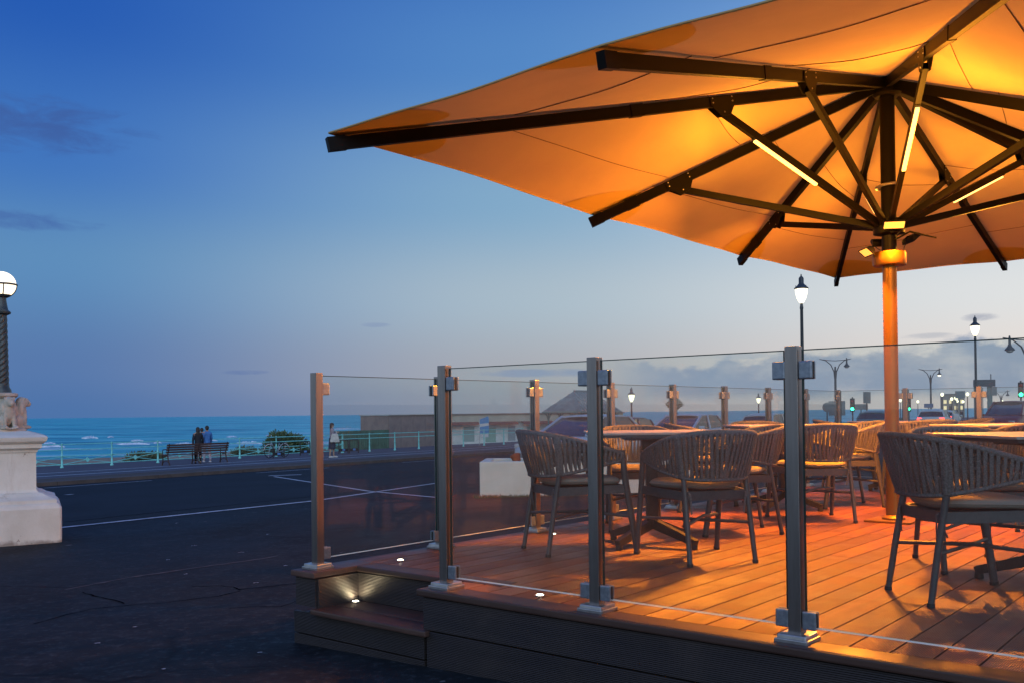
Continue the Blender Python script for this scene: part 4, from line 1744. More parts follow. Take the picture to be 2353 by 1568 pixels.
ra, rb = PR(257, 1067.5), PR(713, 1043)
dd = (rb - ra) / 5.0
r0 = ra - dd * 2
r1 = ra + dd * 5.6
r0.z = gz(r0.x, r0.y) + .11
r1.z = gz(r1.x, r1.y) + .11
railing('promenade_railing', 'turquoise iron railing with crossed braces along the promenade, left of the glass', r0, ra + dd * 6, 8)
r2 = ra + dd * 6
r3 = ra + dd * 6 + CDIR * 16.0 + NDIR * -1.5
r3.z = gz(r3.x, r3.y) + .11
railing('promenade_railing', 'plainer turquoise railing by the brown shed, seen through the glass', r2 + dd * 0.02, r3, 8, False)
r4 = r3 + CDIR * 60
r4.z = gz(r4.x, r4.y) + .11
railing('promenade_railing', 'far stretch of turquoise railing running past the shelter', r3 + CDIR * 9, r4, 20, True)

# ------------------------------------------------------------------ bench
b0, b1 = PR(386, 1068), PR(519, 1060.5)
bd = Vector((b1.x - b0.x, b1.y - b0.y, 0))
bl = bd.length
bench = thing('park_bench', 'long brown slatted bench facing the sea beside the walking people', 'bench', b0, math.atan2(bd.y, bd.x))
# local x along the bench, y towards the sea (seat side)
for z, y in ((0.44, 0.10), (0.445, 0.20), (0.445, 0.30), (0.44, 0.40)):
    m_ = MB()
    m_.box((bl / 2, y, z), (bl + 0.2, 0.075, 0.032), bevel=0.006)
    m_.build('seat_slat', M['bench_wood'], bench)
for z, y in ((0.56, -0.01), (0.66, -0.04), (0.76, -0.07), (0.86, -0.10)):
    m_ = MB()
    m_.box((0, 0, 0), (bl + 0.2, 0.028, 0.080), bevel=0.006)
    o = m_.build('back_slat', M['bench_wood'], bench)
    o.location = (bl / 2, y, z)
    o.rotation_euler = (R(16), 0, 0)
for x in (0.0, bl / 2, bl):
    m_ = MB()
    m_.tube([(x, -0.13, 0.92), (x, -0.05, 0.66), (x, 0.03, 0.44), (x, -0.03, 0.20), (x, -0.14, 0.0)], [.022, .026, .03, .026, .03], 8)
    m_.tube([(x, 0.03, 0.42), (x, 0.25, 0.41), (x, 0.42, 0.43), (x, 0.40, 0.22), (x, 0.46, 0.0)], [.03, .026, .03, .026, .03], 8)
    m_.tube([(x, -0.09, 0.70), (x, 0.15, 0.68), (x, 0.40, 0.66), (x, 0.43, 0.56), (x, 0.41, 0.43)], .02, 8)
    m_.tube([(x, -0.06, 0.12), (x, 0.15, 0.20), (x, 0.42, 0.12)], .016, 8)
    m_.build('end_frame', M['bench_iron'], bench, True)

# ------------------------------------------------------------------ people
skin_m = pmat('skin', (0.46, 0.28, 0.20), 0.6)
hair_m = pmat('dark_hair', (0.022, 0.015, 0.012), 0.55, nscale=60, namount=0.4)
hair_b = pmat('brown_hair', (0.075, 0.038, 0.026), 0.55, nscale=60, namount=0.4)


def skin_obj(name, verts, edges, radii, mat, parent, root=0, sub=2):
    me = bpy.data.meshes.new(name)
    me.from_pydata(verts, edges, [])
    o = bpy.data.objects.new(name + '_tmp', me)
    col.objects.link(o)
    md = o.modifiers.new('skin', 'SKIN')
    md.use_smooth_shade = True
    if not me.skin_vertices:
        bpy.context.view_layer.objects.active = o
    for i, sv in enumerate(me.skin_vertices[0].data):
        rr = radii[i]
        sv.radius = rr if isinstance(rr, tuple) else (rr, rr)
        sv.use_root = (i == root)
    ss = o.modifiers.new('sub', 'SUBSURF')
    ss.levels = sub
    ss.render_levels = sub
    dg = bpy.context.evaluated_depsgraph_get()
    me2 = bpy.data.meshes.new_from_object(o.evaluated_get(dg))
    bpy.data.objects.remove(o)
    me2.materials.clear()
    me2.materials.append(mat)
    me2.shade_smooth()
    me2.name = name
    oo = bpy.data.objects.new(name, me2)
    col.objects.link(oo)
    oo.parent = parent
    return oo


def person(label, loc, heading, height, mats, step=0.16, arms='swing', hair_long=False, skirt=False, hood=False, bag=None, seed=0):
    """faces +x locally; mats: top, legs, shoes, hair"""
    root = thing('person', label, 'person', loc, heading)
    k = height / 1.75
    P = {}
    top_m, leg_m, shoe_m, hr_m = mats
    # body (skin tone), one continuous figure
    V_, E_, R_ = [], [], []

    def add(p, r, link=None):
        V_.append((p[0] * k, p[1] * k, p[2] * k))
        R_.append(tuple(a * k for a in r) if isinstance(r, tuple) else r * k)
        i = len(V_) - 1
        if link is not None:
            E_.append((link, i))
        return i

    pel = add((0, 0, 0.96), (0.12, 0.15))
    wa = add((0, 0, 1.10), (0.10, 0.13), pel)
    ch = add((0.01, 0, 1.30), (0.11, 0.165), wa)
    sh = add((0, 0, 1.43), (0.075, 0.12), ch)
    nk = add((0.005, 0, 1.50), 0.052, sh)
    hd0 = add((0.012, 0, 1.57), (0.075, 0.066), nk)
    hd1 = add((0.020, 0, 1.66), (0.095, 0.078), hd0)
    hd2 = add((0.012, 0, 1.725), (0.065, 0.056), hd1)
    arm_pts = {}
    for s in (-1, 1):
        fw = step * s
        hip = add((0, s * 0.085, 0.90), 0.085, pel)
        kn = add((0.03 + fw * 0.55, s * 0.095, 0.50), 0.060, hip)
        cf = add((fw * 0.75 - 0.01, s * 0.095, 0.34), 0.052, kn)
        an = add((fw - 0.02, s * 0.095, 0.085), 0.037, cf)
        add((fw + 0.13, s * 0.10, 0.035), (0.036, 0.028), an)
        if arms == 'swing':
            el_ = (-fw * 0.5 - 0.03, s * 0.235, 1.14)
            ha_ = (-fw * 1.0 + 0.03, s * 0.245, 0.90)
        elif arms == 'phone':
            el_ = (0.06, s * 0.24, 1.16)
            ha_ = (0.26, s * 0.06, 1.27)
        else:
            el_ = (0.0, s * 0.24, 1.14)
            ha_ = (0.10, s * 0.15, 0.95)
        sd = add((0, s * 0.165, 1.405), 0.062, sh)
        eb = add(el_, 0.044, sd)
        wr = add(ha_, 0.030, eb)
        e, h_ = Vector(el_), Vector(ha_)
        d = (h_ - e).normalized()
        pm_ = h_ + d * 0.055
        pal = add(tuple(pm_), (0.034, 0.022), wr)
        sidev = d.cross(Vector((0, 1, 0)))
        if sidev.length < 0.1:
            sidev = d.cross(Vector((1, 0, 0)))
        sidev.normalize()
        for q, ln in ((-1.5, 0.055), (-0.5, 0.068), (0.5, 0.064), (1.5, 0.050)):
            b0_ = add(tuple(pm_ + d * 0.025 + sidev * q * 0.017), 0.009, pal)
            add(tuple(pm_ + d * (0.025 + ln) + sidev * q * 0.019 + Vector((0, -s * 0.018, 0))), 0.0075, b0_)
        add(tuple(pm_ + d * 0.02 - sidev * 0.055), 0.010, pal)
        arm_pts[s] = (Vector((0, s * 0.165, 1.405)), e, h_)
    add((0.112, 0, 1.625), 0.016, hd1)          # nose
    skin_obj('body', V_, E_, R_, skin_m, root)
    # face and ears
    m_ = MB()
    for s in (-1, 1):
        m_.ball((0.098 * k, s * 0.030 * k, 1.648 * k), 0.011 * k, 8, 6)
    m_.build('eyes', hair_m, root, True)
    m_ = MB()
    for s in (-1, 1):
        m_.ball((0.012 * k, s * 0.083 * k, 1.635 * k), (0.017 * k, 0.010 * k, 0.028 * k), 8, 6)
    m_.build('ears', skin_m, root, True)
    m_ = MB()
    m_.ball((0.100 * k, 0, 1.592 * k), (0.010 * k, 0.024 * k, 0.007 * k), 8, 6)
    m_.build('mouth', pmat('lips', (0.30, 0.12, 0.10), 0.6), root, True)
    # hair
    m_ = MB()
    m_.ball((-0.004 * k, 0, 1.672 * k), (0.110 * k, 0.094 * k, 0.098 * k), 14, 10)
    if hair_long:
        m_.ball((-0.055 * k, 0, 1.58 * k), (0.062 * k, 0.098 * k, 0.15 * k), 12, 10)
        m_.ball((-0.070 * k, 0, 1.45 * k), (0.045 * k, 0.085 * k, 0.14 * k), 12, 10)
    else:
        m_.ball((-0.035 * k, 0, 1.625 * k), (0.075 * k, 0.084 * k, 0.075 * k), 12, 8)
    m_.build('hair', hr_m, root, True)
    # jacket / top
    V_.clear(); E_.clear(); R_.clear()
    hem = 0.86 if not skirt else 0.92
    a0 = add((0, 0, hem), (0.135, 0.172))
    a1 = add((0, 0, 0.98), (0.138, 0.172), a0)
    a2 = add((0, 0, 1.12), (0.125, 0.158), a1)
    a3 = add((0.008, 0, 1.30), (0.135, 0.185), a2)
    a4 = add((0, 0, 1.435), (0.095, 0.135), a3)
    add((0, 0, 1.50), 0.064, a4)
    for s in (-1, 1):
        A, B, C = arm_pts[s]
        i0 = add(tuple(A), 0.082, a4)
        i1 = add(tuple(B), 0.060, i0)
        add(tuple(B.lerp(C, 0.92)), 0.044, i1)
    skin_obj('jacket', V_, E_, R_, top_m, root)
    if hood:
        m_ = MB()
        m_.tube([(0.07 * k * math.cos(a), 0.105 * k * math.sin(a), (1.475 - 0.02 * math.cos(a)) * k) for a in [R(v) for v in range(40, 321, 20)]], 0.034 * k, 8)
        m_.build('fur_collar', pmat('fur', (0.36, 0.27, 0.18), 0.95, nscale=80, namount=0.4), root, True)
    # trousers or skirt
    V_.clear(); E_.clear(); R_.clear()
    q0 = add((0, 0, 1.0), (0.125, 0.155))
    q1 = add((0, 0, 0.93), (0.125, 0.160), q0)
    for s in (-1, 1):
        fw = step * s
        i0 = add((0, s * 0.085, 0.86), 0.098, q1)
        i1 = add((0.03 + fw * 0.55, s * 0.095, 0.50), 0.074, i0)
        low_z = 0.10 if not skirt else 0.40
        add((fw - 0.02 if not skirt else fw * 0.7, s * 0.095, low_z), 0.058 if not skirt else 0.085, i1)
    skin_obj('trousers', V_, E_, R_, leg_m, root)
    if skirt:
        m_ = MB()
        m_.lathe([(0.17 * k, 0.45 * k), (0.185 * k, 0.46 * k), (0.165 * k, 0.80 * k), (0.15 * k, 1.0 * k)], 18)
        m_.build('skirt', leg_m, root, True)
    for s in (-1, 1):
        fw = step * s
        m_ = MB()
        m_.ball(((fw + 0.06) * k, s * 0.098 * k, 0.042 * k), (0.135 * k, 0.05 * k, 0.040 * k), 12, 8)
        m_.box(((fw + 0.055) * k, s * 0.098 * k, 0.010 * k), (0.25 * k, 0.090 * k, 0.020 * k), bevel=0.008 * k)
        m_.build('shoe', shoe_m, root, True)
    return root


blue_m = pmat('denim_jacket', (0.055, 0.17, 0.42), 0.85, nscale=9, namount=0.25)
black_m = pmat('black_coat', (0.014, 0.016, 0.024), 0.8)
pale_m = pmat('pale_trousers', (0.42, 0.40, 0.46), 0.85, nscale=7, namount=0.15)
navy_m = pmat('navy_skirt', (0.030, 0.040, 0.075), 0.85)
blouse_m = pmat('mauve_blouse', (0.34, 0.27, 0.31), 0.85, nscale=14, namount=0.3)
shoe_w = pmat('white_shoe', (0.62, 0.60, 0.60), 0.6)
hd = math.atan2(NDIR.y, NDIR.x)
pm1, pm2, pm3 = PR(455, 1063.5), PR(476, 1060), PR(464, 1056)
person('person in a black coat with a pale fur collar walking behind the bench', pm1, hd - 0.5, 1.60, (black_m, black_m, black_m, hair_m), hood=True, hair_long=True)
person('person in a blue jacket and pale trousers walking behind the bench', pm2, hd - 0.35, 1.68, (blue_m, pale_m, shoe_w, hair_m), step=0.20)
person('dark-haired person half hidden between the black coat and the blue jacket', pm3, hd - 0.4, 1.64, (black_m, pale_m, black_m, hair_m))
wp = PR(763, 1049.5)
person('long-haired person in a mauve top with a white tote bag, behind the first glass pane', wp, R(10), 1.62, (blouse_m, navy_m, shoe_w, hair_b),
       step=0.10, arms='phone', hair_long=True, skirt=True)
bag = thing('tote_bag', 'large off-white tote bag on the arm of the long-haired person', 'bag', wp + Vector((0.16, -0.20, 0.78)), R(10))
m_ = MB()
m_.prism([(-0.22, -0.02), (-0.18, -0.06), (0.19, -0.06), (0.23, -0.02), (0.15, 0.34), (-0.13, 0.34)], -0.06, 0.06)
bo = m_.build('bag_body', pmat('canvas', (0.62, 0.58, 0.54), 0.9, nscale=9, namount=0.15), bag)
bvv = bo.modifiers.new('bevel', 'BEVEL')
bvv.width = 0.03
bvv.segments = 3
m_ = MB()
m_.tube([(-0.09, 0, 0.33), (-0.07, 0, 0.48), (0, 0, 0.52), (0.07, 0, 0.48), (0.10, 0, 0.33)], 0.012, 6)
m_.build('strap', M['canvas'] if 'canvas' in M else bo.data.materials[0], bag, True)


# ------------------------------------------------------------------ bicycle and cycle stands
bkL, bkR = PR(620, 1051), PR(652, 1049)
bc = (bkL + bkR) / 2
bike = thing('bicycle', 'pale blue bicycle with mudguards leaning on the promenade railing', 'bicycle', (bc.x, bc.y, gz(bc.x, bc.y) + .11), math.atan2(CDIR.y, CDIR.x) + R(4))
tyre = pmat('tyre', (0.012, 0.012, 0.013), 0.8)
frm = pmat('pale_blue_frame', (0.22, 0.36, 0.44), 0.35)
for x in (-0.52, 0.52):
    m_ = MB()
    m_.tube([(x + 0.325 * math.cos(a), 0, 0.345 + 0.325 * math.sin(a)) for a in [2 * PI * i / 28 for i in range(28)]], 0.019, 6, closed=True)
    wh = m_.build('wheel', tyre, bike, True)
    m_ = MB()
    for i in range(14):
        a = 2 * PI * i / 14
        m_.tube([(x, 0, 0.345), (x + 0.31 * math.cos(a), 0, 0.345 + 0.31 * math.sin(a))], 0.0028, 4, cap=False)
    m_.lathe([(0.02, -0.04), (0.02, 0.04)], 8, M=Matrix.Translation((x, 0, 0.345)) @ Matrix.Rotation(PI / 2, 4, 'X'))
    m_.build('spokes', M['steel_plate'], wh)
    m_ = MB()
    m_.tube([(x + 0.362 * math.cos(a), 0, 0.345 + 0.362 * math.sin(a)) for a in [R(v) for v in range(20, 171, 15)]], 0.020, 6, flat=0.5)
    m_.build('mudguard', shoe_w, bike, True)
m_ = MB()
for a, b in (((-0.36, 0.74), (0.06, 0.30)), ((0.06, 0.30), (0.17, 0.80)), ((-0.34, 0.70), (0.15, 0.76)), ((0.06, 0.30), (0.52, 0.345)), ((0.52, 0.345), (0.15, 0.74)), ((-0.38, 0.80), (-0.52, 0.345)), ((-0.40, 0.88), (-0.36, 0.70))):
    m_.tube([(a[0], 0, a[1]), (b[0], 0, b[1])], 0.018, 8)
m_.build('frame', frm, bike, True)
m_ = MB()
m_.tube([(-0.22, -0.28, 1.02), (-0.36, -0.22, 1.04), (-0.42, 0, 1.0), (-0.36, 0.22, 1.04), (-0.22, 0.28, 1.02)], 0.015, 8)
m_.tube([(-0.42, 0, 1.0), (-0.40, 0, 0.85)], 0.015, 8)
m_.build('handlebar', M['rubber'], bike, True)
m_ = MB()
m_.prism([(-0.02, 0.0), (0.10, -0.07), (0.24, -0.08), (0.26, 0.0), (0.24, 0.08), (0.10, 0.07)], 0.90, 0.955, axis='Z')
m_.tube([(0.17, 0, 0.78), (0.15, 0, 0.91)], 0.014, 8)
m_.build('saddle', M['rubber'], bike)
m_ = MB()
m_.lathe([(0.10, -0.012), (0.10, 0.012)], 16, M=Matrix.Translation((0.06, 0.03, 0.30)) @ Matrix.Rotation(PI / 2, 4, 'X'))
m_.tube([(0.06, 0.05, 0.30), (0.16, 0.06, 0.18), (0.16, 0.14, 0.18)], 0.010, 6)
m_.tube([(0.06, -0.05, 0.30), (-0.04, -0.06, 0.42), (-0.04, -0.14, 0.42)], 0.010, 6)
m_.build('crank', M['steel_plate'], bike, True)
m_ = MB()
m_.tube([(0.30, -0.06, 0.74), (0.68, -0.06, 0.74), (0.68, 0.06, 0.74), (0.30, 0.06, 0.74)], 0.008, 6)
m_.tube([(0.62, 0.06, 0.74), (0.52, 0.05, 0.35)], 0.007, 6)
m_.build('luggage_rack', M['steel_plate'], bike, True)

hoop_iron = pmat('black_hoop', (0.018, 0.018, 0.022), 0.45)
plq = pmat('blue_plaque', (0.10, 0.28, 0.62), 0.5)


def hoop(px, py, label):
    p = PR(px, py)
    o = thing('cycle_stand', label, 'cycle stand', p, math.atan2(CDIR.y, CDIR.x), 'cycle stands along the railing')
    m = MB()
    pts = [(-0.35, 0, -0.03), (-0.35, 0, 0.66)] + [(-0.25 - 0.10 * math.cos(a), 0, 0.66 + 0.10 * math.sin(a)) for a in [R(v) for v in (30, 60, 90)]] \
        + [(0.25 + 0.10 * math.sin(a), 0, 0.66 + 0.10 * math.cos(a)) for a in [R(v) for v in (0, 30, 60)]] + [(0.35, 0, 0.66), (0.35, 0, -0.03)]
    m.tube(pts, 0.028, 8)
    m.tube([(-0.35, 0, 0.20), (0.35, 0, 0.20)], 0.020, 8)
    m.build('hoop', hoop_iron, o, True)
    m = MB()
    m.box((0, 0, 0.20), (0.66, 0.05, 0.16), bevel=0.008)
    pn = m.build('lower_panel', hoop_iron, o)
    m = MB()
    m.box((0, -0.028, 0.21), (0.20, 0.008, 0.10), bevel=0.003)
    m.build('plaque', plq, pn)
    return o


hoop(640, 1050.5, 'black cycle stand with blue plaque that the bicycle leans on')
hoop(701, 1044.5, 'black cycle stand just left of the first steel deck post')
hoop(789, 1040.5, 'black cycle stand beside the person with the tote bag')
hoop(813, 1039.5, 'black cycle stand farthest right, before the corrugated fence')

# ------------------------------------------------------------------ shrubs by the railing
leaf1 = pmat('shrub_leaf', (0.085, 0.125, 0.050), 0.7, nscale=3, namount=0.4)
leaf2 = pmat('grey_green_leaf', (0.12, 0.145, 0.085), 0.75, nscale=3, namount=0.35)
stem_m = pmat('stem', (0.07, 0.05, 0.035), 0.8)


def shrub(name, label, p, rx, ry, rz_, n, mat, seed, spiky=0.16, group=None):
    rg = random.Random(seed)
    root = thing(name, label, 'shrub', p, math.atan2(CDIR.y, CDIR.x), group)
    lobes = [(rg.uniform(-.75, .75) * rx, rg.uniform(-.5, .5) * ry, rg.uniform(.15, .6) * rz_, rg.uniform(.30, .48)) for _ in range(11)]
    m = MB()
    for i in range(n):
        cx, cy, cz, rr = rg.choice(lobes)
        d = Vector((rg.gauss(0, 1), rg.gauss(0, 1), rg.gauss(0.25, 1))).normalized()
        q = rg.uniform(0.35, 1.0)
        c = Vector((cx + d.x * rr * rx * q, cy + d.y * rr * ry * q, max(0.03, cz + d.z * rr * rz_ * q)))
        t = (d + Vector((rg.uniform(-.6, .6), rg.uniform(-.6, .6), rg.uniform(0.2, .9)))).normalized()
        s = t.cross(Vector((rg.uniform(-1, 1), rg.uniform(-1, 1), rg.uniform(-1, 1)))).normalized()
        L = spiky * rg.uniform(.6, 1.5)
        wv = L * 0.20
        m.add([c, c + t * L * .5 + s * wv, c + t * L, c + t * L * .5 - s * wv], [(0, 1, 2, 3)])
    m.build('crown', mat, root)
    m = MB()
    for cx, cy, cz, rr in lobes:
        m.tube([(cx * .3, cy * .3, -0.1), (cx * .7, cy * .7, cz * .5), (cx, cy, cz + rr * rz_ * .6)], [.03, .02, .008], 5)
    m.build('stems', stem_m, root)
    return root


def beach_pt(px, py, D):
    p = at(px, py, D)
    n = p.x * NDIR.x + p.y * NDIR.y
    p.z = beach_z(0, n) if n > 46 else gz(p.x, p.y)
    return p


shrub('seaside_shrub', 'dark green spiky shrub behind the railing by the bicycle', beach_pt(648, 1030, 62), 1.95, 1.3, 1.95, 5200, leaf1, 3, 0.20)
shrub('seaside_shrub', 'low green shrub patch behind the railing, left of the dark spiky shrub', beach_pt(575, 1040, 58), 1.3, 0.9, 0.85, 2200, leaf2, 8, 0.16)
shrub('seaside_shrub', 'grey-green tufty shrub behind the railing left of the bench', beach_pt(336, 1036, 54), 1.25, 0.8, 0.85, 2400, leaf2, 5, 0.22)

# ------------------------------------------------------------------ huts behind the railing
corr = pmat('green_corrugated', (0.05, 0.13, 0.10), 0.55, 0.2, nscale=2, namount=0.25)
brown = pmat('brown_ply', (0.30, 0.235, 0.21), 0.8, nscale=1.3, namount=0.25, color2=(0.21, 0.17, 0.165))
beige = pmat('beige_render', (0.50, 0.45, 0.37), 0.85, nscale=0.8, namount=0.12)
wht = pmat('white_boards', (0.66, 0.70, 0.71), 0.75, nscale=1.6, namount=0.12)
slate = pmat('slate_roof', (0.14, 0.20, 0.21), 0.6, nscale=2.5, namount=0.25)
grn = pmat('shelter_green', (0.10, 0.20, 0.19), 0.55)


def place(px, D):
    p = at(px, 950, D)
    return Vector((p.x, p.y, gz(p.x, p.y) + .11))


ca = math.atan2(CDIR.y, CDIR.x)
# corrugated fence
p0, p1 = place(768, 68), place(893, 73)
d = p1 - p0
L = Vector((d.x, d.y, 0)).length
z0_, z1_ = -1.9, at(830, 987.5, 70).z
fence = thing('corrugated_fence', 'dark green corrugated iron fence behind the person with the tote bag', 'fence', (p0.x, p0.y, z0_), math.atan2(d.y, d.x))
npan = 5
for i in range(npan):
    m_ = MB()
    vs, fs = [], []
    K = 44
    for q in range(K + 1):
        x = L / npan * (i + q / K * 0.995)
        y = 0.055 * math.sin(q / K * 2 * PI * 5.5)
        vs += [(x, y, 0), (x, y, z1_ - z0_), (x, y + 0.02, z1_ - z0_), (x, y + 0.02, 0)]
    for q in range(K):
        for e in range(4):
            fs.append((q * 4 + e, q * 4 + (e + 1) % 4, q * 4 + 4 + (e + 1) % 4, q * 4 + 4 + e))
    fs += [(0, 1, 2, 3), (K * 4, K * 4 + 1, K * 4 + 2, K * 4 + 3)]
    m_.add(vs, fs)
    m_.build('panel', corr, fence, True, 70)
m_ = MB()
m_.box((L / 2, 0.14, z1_ - z0_ - 0.15), (L, 0.08, 0.10))
m_.box((L / 2, 0.14, 0.5), (L, 0.08, 0.10))
m_.build('rail', corr, fence)

# brown boarded shed
p0, p1 = place(892, 74), place(1003, 79)
d = p1 - p0
L = Vector((d.x, d.y, 0)).length
shed = thing('boarded_shed', 'brown boarded shed at the end of the corrugated fence, seen through the glass', 'shed', (p0.x, p0.y, -1.6), math.atan2(d.y, d.x))
hz_ = at(950, 952, 76).z + 1.6
nx = 4
for i in range(nx):
    for j in range(2):
        m_ = MB()
        w_, h_ = L / nx - 0.012, hz_ / 2 - 0.012
        m_.box((0, 0, 0), (w_, 0.03, h_))
        o = m_.build('panel', brown, shed)
        o.location = ((i + 0.5) * L / nx, -0.016 - 0.006 * ((i * 3 + j) % 3), (j + 0.5) * hz_ / 2)
m_ = MB()
m_.box((L / 2, 1.5, hz_ / 2 - 0.01), (L - 0.02, 2.96, hz_ - 0.02))
m_.build('wall', brown, shed)
m_ = MB()
m_.box((L / 2, 1.45, hz_ + 0.03), (L + 0.15, 3.2, 0.06))
m_.build('roof', beige, shed)

# long beach building
p0, p1 = place(1004, 84), place(1420, 92)
d = p1 - p0
L = Vector((d.x, d.y, 0)).length
bz = at(1100, 950, 86).z + 1.7
bb = thing('beach_building', 'long low flat-roofed beach building with white front behind the balustrade', 'building', (p0.x, p0.y, -1.7), math.atan2(d.y, d.x))
m_ = MB()
m_.box((L / 2, 3, (bz - 0.7) / 2), (L, 6, bz - 0.7))
m_.build('wall', wht, bb)
m_ = MB()
m_.box((L / 2, 2.9, bz - 0.36), (L + 0.6, 6.6, 0.68))
m_.build('roof', beige, bb)
m_ = MB()
m_.box((L / 2, 2.85, bz + 0.02), (L + 0.8, 6.9, 0.08))
m_.build('coping', brown, bb)
rg = random.Random(5)
navy = pmat('navy_shutter', (0.05, 0.09, 0.15), 0.6)
for i in range(9):
    x = 0.9 + i * (L - 1.8) / 8
    m_ = MB()
    m_.box((x, -0.03, 0.95 + 0.1 * (i % 2)), (1.25 if i % 3 else 0.9, 0.06, 1.7), bevel=0.01)
    fr_ = m_.build('door' if i % 3 == 0 else 'window', wht, bb)
    m_ = MB()
    m_.box((x, -0.065, 1.0 + 0.1 * (i % 2)), (1.05 if i % 3 else 0.75, 0.02, 1.35), bevel=0.005)
    m_.build('pane', navy if rg.random() < .5 else pmat('shutter_%d' % i, (0.24, 0.33 + .05 * (i % 3), 0.38), 0.6), fr_)
m_ = MB()
for i in range(5):
    m_.prism([(0, 2.25), (0, 2.32), (-1.1, 2.02), (-1.1, 1.95)], 0.6 + i * L / 5, 0.4 + (i + 1) * L / 5 - 0.4, axis='X')
m_.build('awnings', pmat('faded_red_awning', (0.30, 0.10, 0.07), 0.8, nscale=2, namount=0.3), bb)

# feather flag
fp = place(1101, 66)
fl = thing('feather_flag', 'blue and white feather flag in front of the beach building', 'flag', fp, R(0))
m_ = MB()
m_.tube([(0, 0, 0), (0, 0, 2.05)], 0.022, 6)
m_.build('pole', M['steel_plate'], fl)
m_ = MB()
m_.prism([(0.03, 0.55), (0.62, 0.55), (0.66, 1.0), (0.66, 1.9), (0.60, 2.02), (0.03, 1.80)], -0.012, 0.012)
m_.build('sail', pmat('flag_blue', (0.06, 0.26, 0.52), 0.7), fl)
m_ = MB()
m_.prism([(0.04, 1.28), (0.65, 1.36), (0.65, 1.56), (0.04, 1.48)], -0.016, 0.016)
m_.build('white_band', shoe_w, fl)
m_ = MB()
m_.prism([(0.04, 0.56), (0.61, 0.56), (0.63, 0.80), (0.04, 0.80)], -0.016, 0.016)
m_.build('white_band', shoe_w, fl)

# ------------------------------------------------------------------ promenade shelter
sp_ = place(1338, 78)
shel = thing('promenade_shelter', 'promenade shelter with a slate hipped roof on arched posts, behind the seaward chairs', 'shelter', sp_, ca + R(-2))
hw, hd_, eh, rh = 3.0, 1.9, 2.45, 1.62
zev = at(1338, 943, 78).z - sp_.z
eh = zev
m_ = MB()
e = [(-hw, -hd_, eh), (hw, -hd_, eh), (hw, hd_, eh), (-hw, hd_, eh), (-hw + 1.75, 0, eh + rh), (hw - 1.75, 0, eh + rh)]
m_.add(e, [(0, 1, 5, 4), (1, 2, 5), (2, 3, 4, 5), (3, 0, 4), (3, 2, 1, 0)])
rf = m_.build('roof', slate, shel)
for s in (-1, 1):
    for i in range(11):
        f0 = (i + 1) / 12
        xx = -hw + 2 * hw * f0
        top = 1.0 if abs(xx) < hw - 1.75 else max(0.05, (hw - abs(xx)) / 1.75)
        m_ = MB()
        m_.bar((xx, s * hd_, eh + 0.02), (xx, s * hd_ * (1 - top), eh + rh * top + 0.02), 0.05, 0.05)
        m_.build('roof_seam', slate, rf)
m_ = MB()
m_.tube([(-hw + 1.75, 0, eh + rh + 0.03), (hw - 1.75, 0, eh + rh + 0.03)], 0.07, 8)
m_.build('ridge', slate, rf)
m_ = MB()
m_.box((0, 0, eh - 0.07), (2 * hw + 0.08, 2 * hd_ + 0.08, 0.12))
m_.build('eaves', grn, shel)
for x in (-2.6, -0.9, 0.9, 2.6):
    for y in (-1.6, 1.6):
        m_ = MB()
        m_.tube([(x, y, 0), (x, y, 0.5), (x, y, eh - 0.1)], [0.09, 0.06, 0.055], 10)
        po = m_.build('post', grn, shel, True)
        m_ = MB()
        for s in (-1, 1):
            pts = [(x + s * (0.05 + 0.62 * (1 - math.cos(a))), y, eh - 0.80 + 0.68 * math.sin(a)) for a in [R(v) for v in range(0, 91, 15)]]
            m_.tube(pts, 0.045, 6)
        m_.build('arch_brace', grn, po, True)
m_ = MB()
m_.box((0, 0, 0.55), (4.8, 0.10, 1.1))
m_.box((0, -0.35, 0.44), (4.8, 0.5, 0.06))
m_.box((0, 0.35, 0.44), (4.8, 0.5, 0.06))
m_.build('seat', grn, shel)

# ------------------------------------------------------------------ white planter
pp = G(1102, 1141.5)
pl_ = thing('planter', 'long white-painted masonry planter on the forecourt behind the seaward chairs', 'planter', pp, R(-3))
PLL = 3.6
zt_ = 82 * pp.y / FPX
m_ = MB()
wl = 0.16
for c, s in (((PLL / 2, wl / 2, zt_ / 2 - .05), (PLL, wl, zt_ + .1)), ((PLL / 2, 1.3 - wl / 2, zt_ / 2 - .05), (PLL, wl, zt_ + .1))):
    m_.box(c, s, bevel=0.025)
for c, s in (((wl / 2, 0.65, zt_ / 2 - .052), (wl, 1.3 - 2 * wl + .02, zt_ + .098)), ((PLL - wl / 2, 0.65, zt_ / 2 - .052), (wl, 1.3 - 2 * wl + .02, zt_ + .098))):
    m_.box(c, s, bevel=0.02)
m_.build('wall', M['white_paint'], pl_)
m_ = MB()
m_.box((PLL / 2, 0.65, zt_ - 0.10), (PLL - 0.3, 1.02, 0.05))
m_.build('soil', M['verge'], pl_)
rg = random.Random(2)
for i in range(6):
    m_ = MB()
    m_.lathe([(0.06, 0), (0.085, 0.13), (0.095, 0.14), (0.09, 0.17), (0.05, 0.17)], 12)
    o = m_.build('terracotta_pot', pmat('terracotta', (0.26, 0.075, 0.045), 0.8), pl_, True)
    o.location = (0.55 + i * 0.33 + rg.uniform(-.08, .08), 0.35 + rg.uniform(0, .4), zt_ - 0.075)
    o.rotation_euler = (rg.uniform(-.4, .4), rg.uniform(-.4, .4), 0)
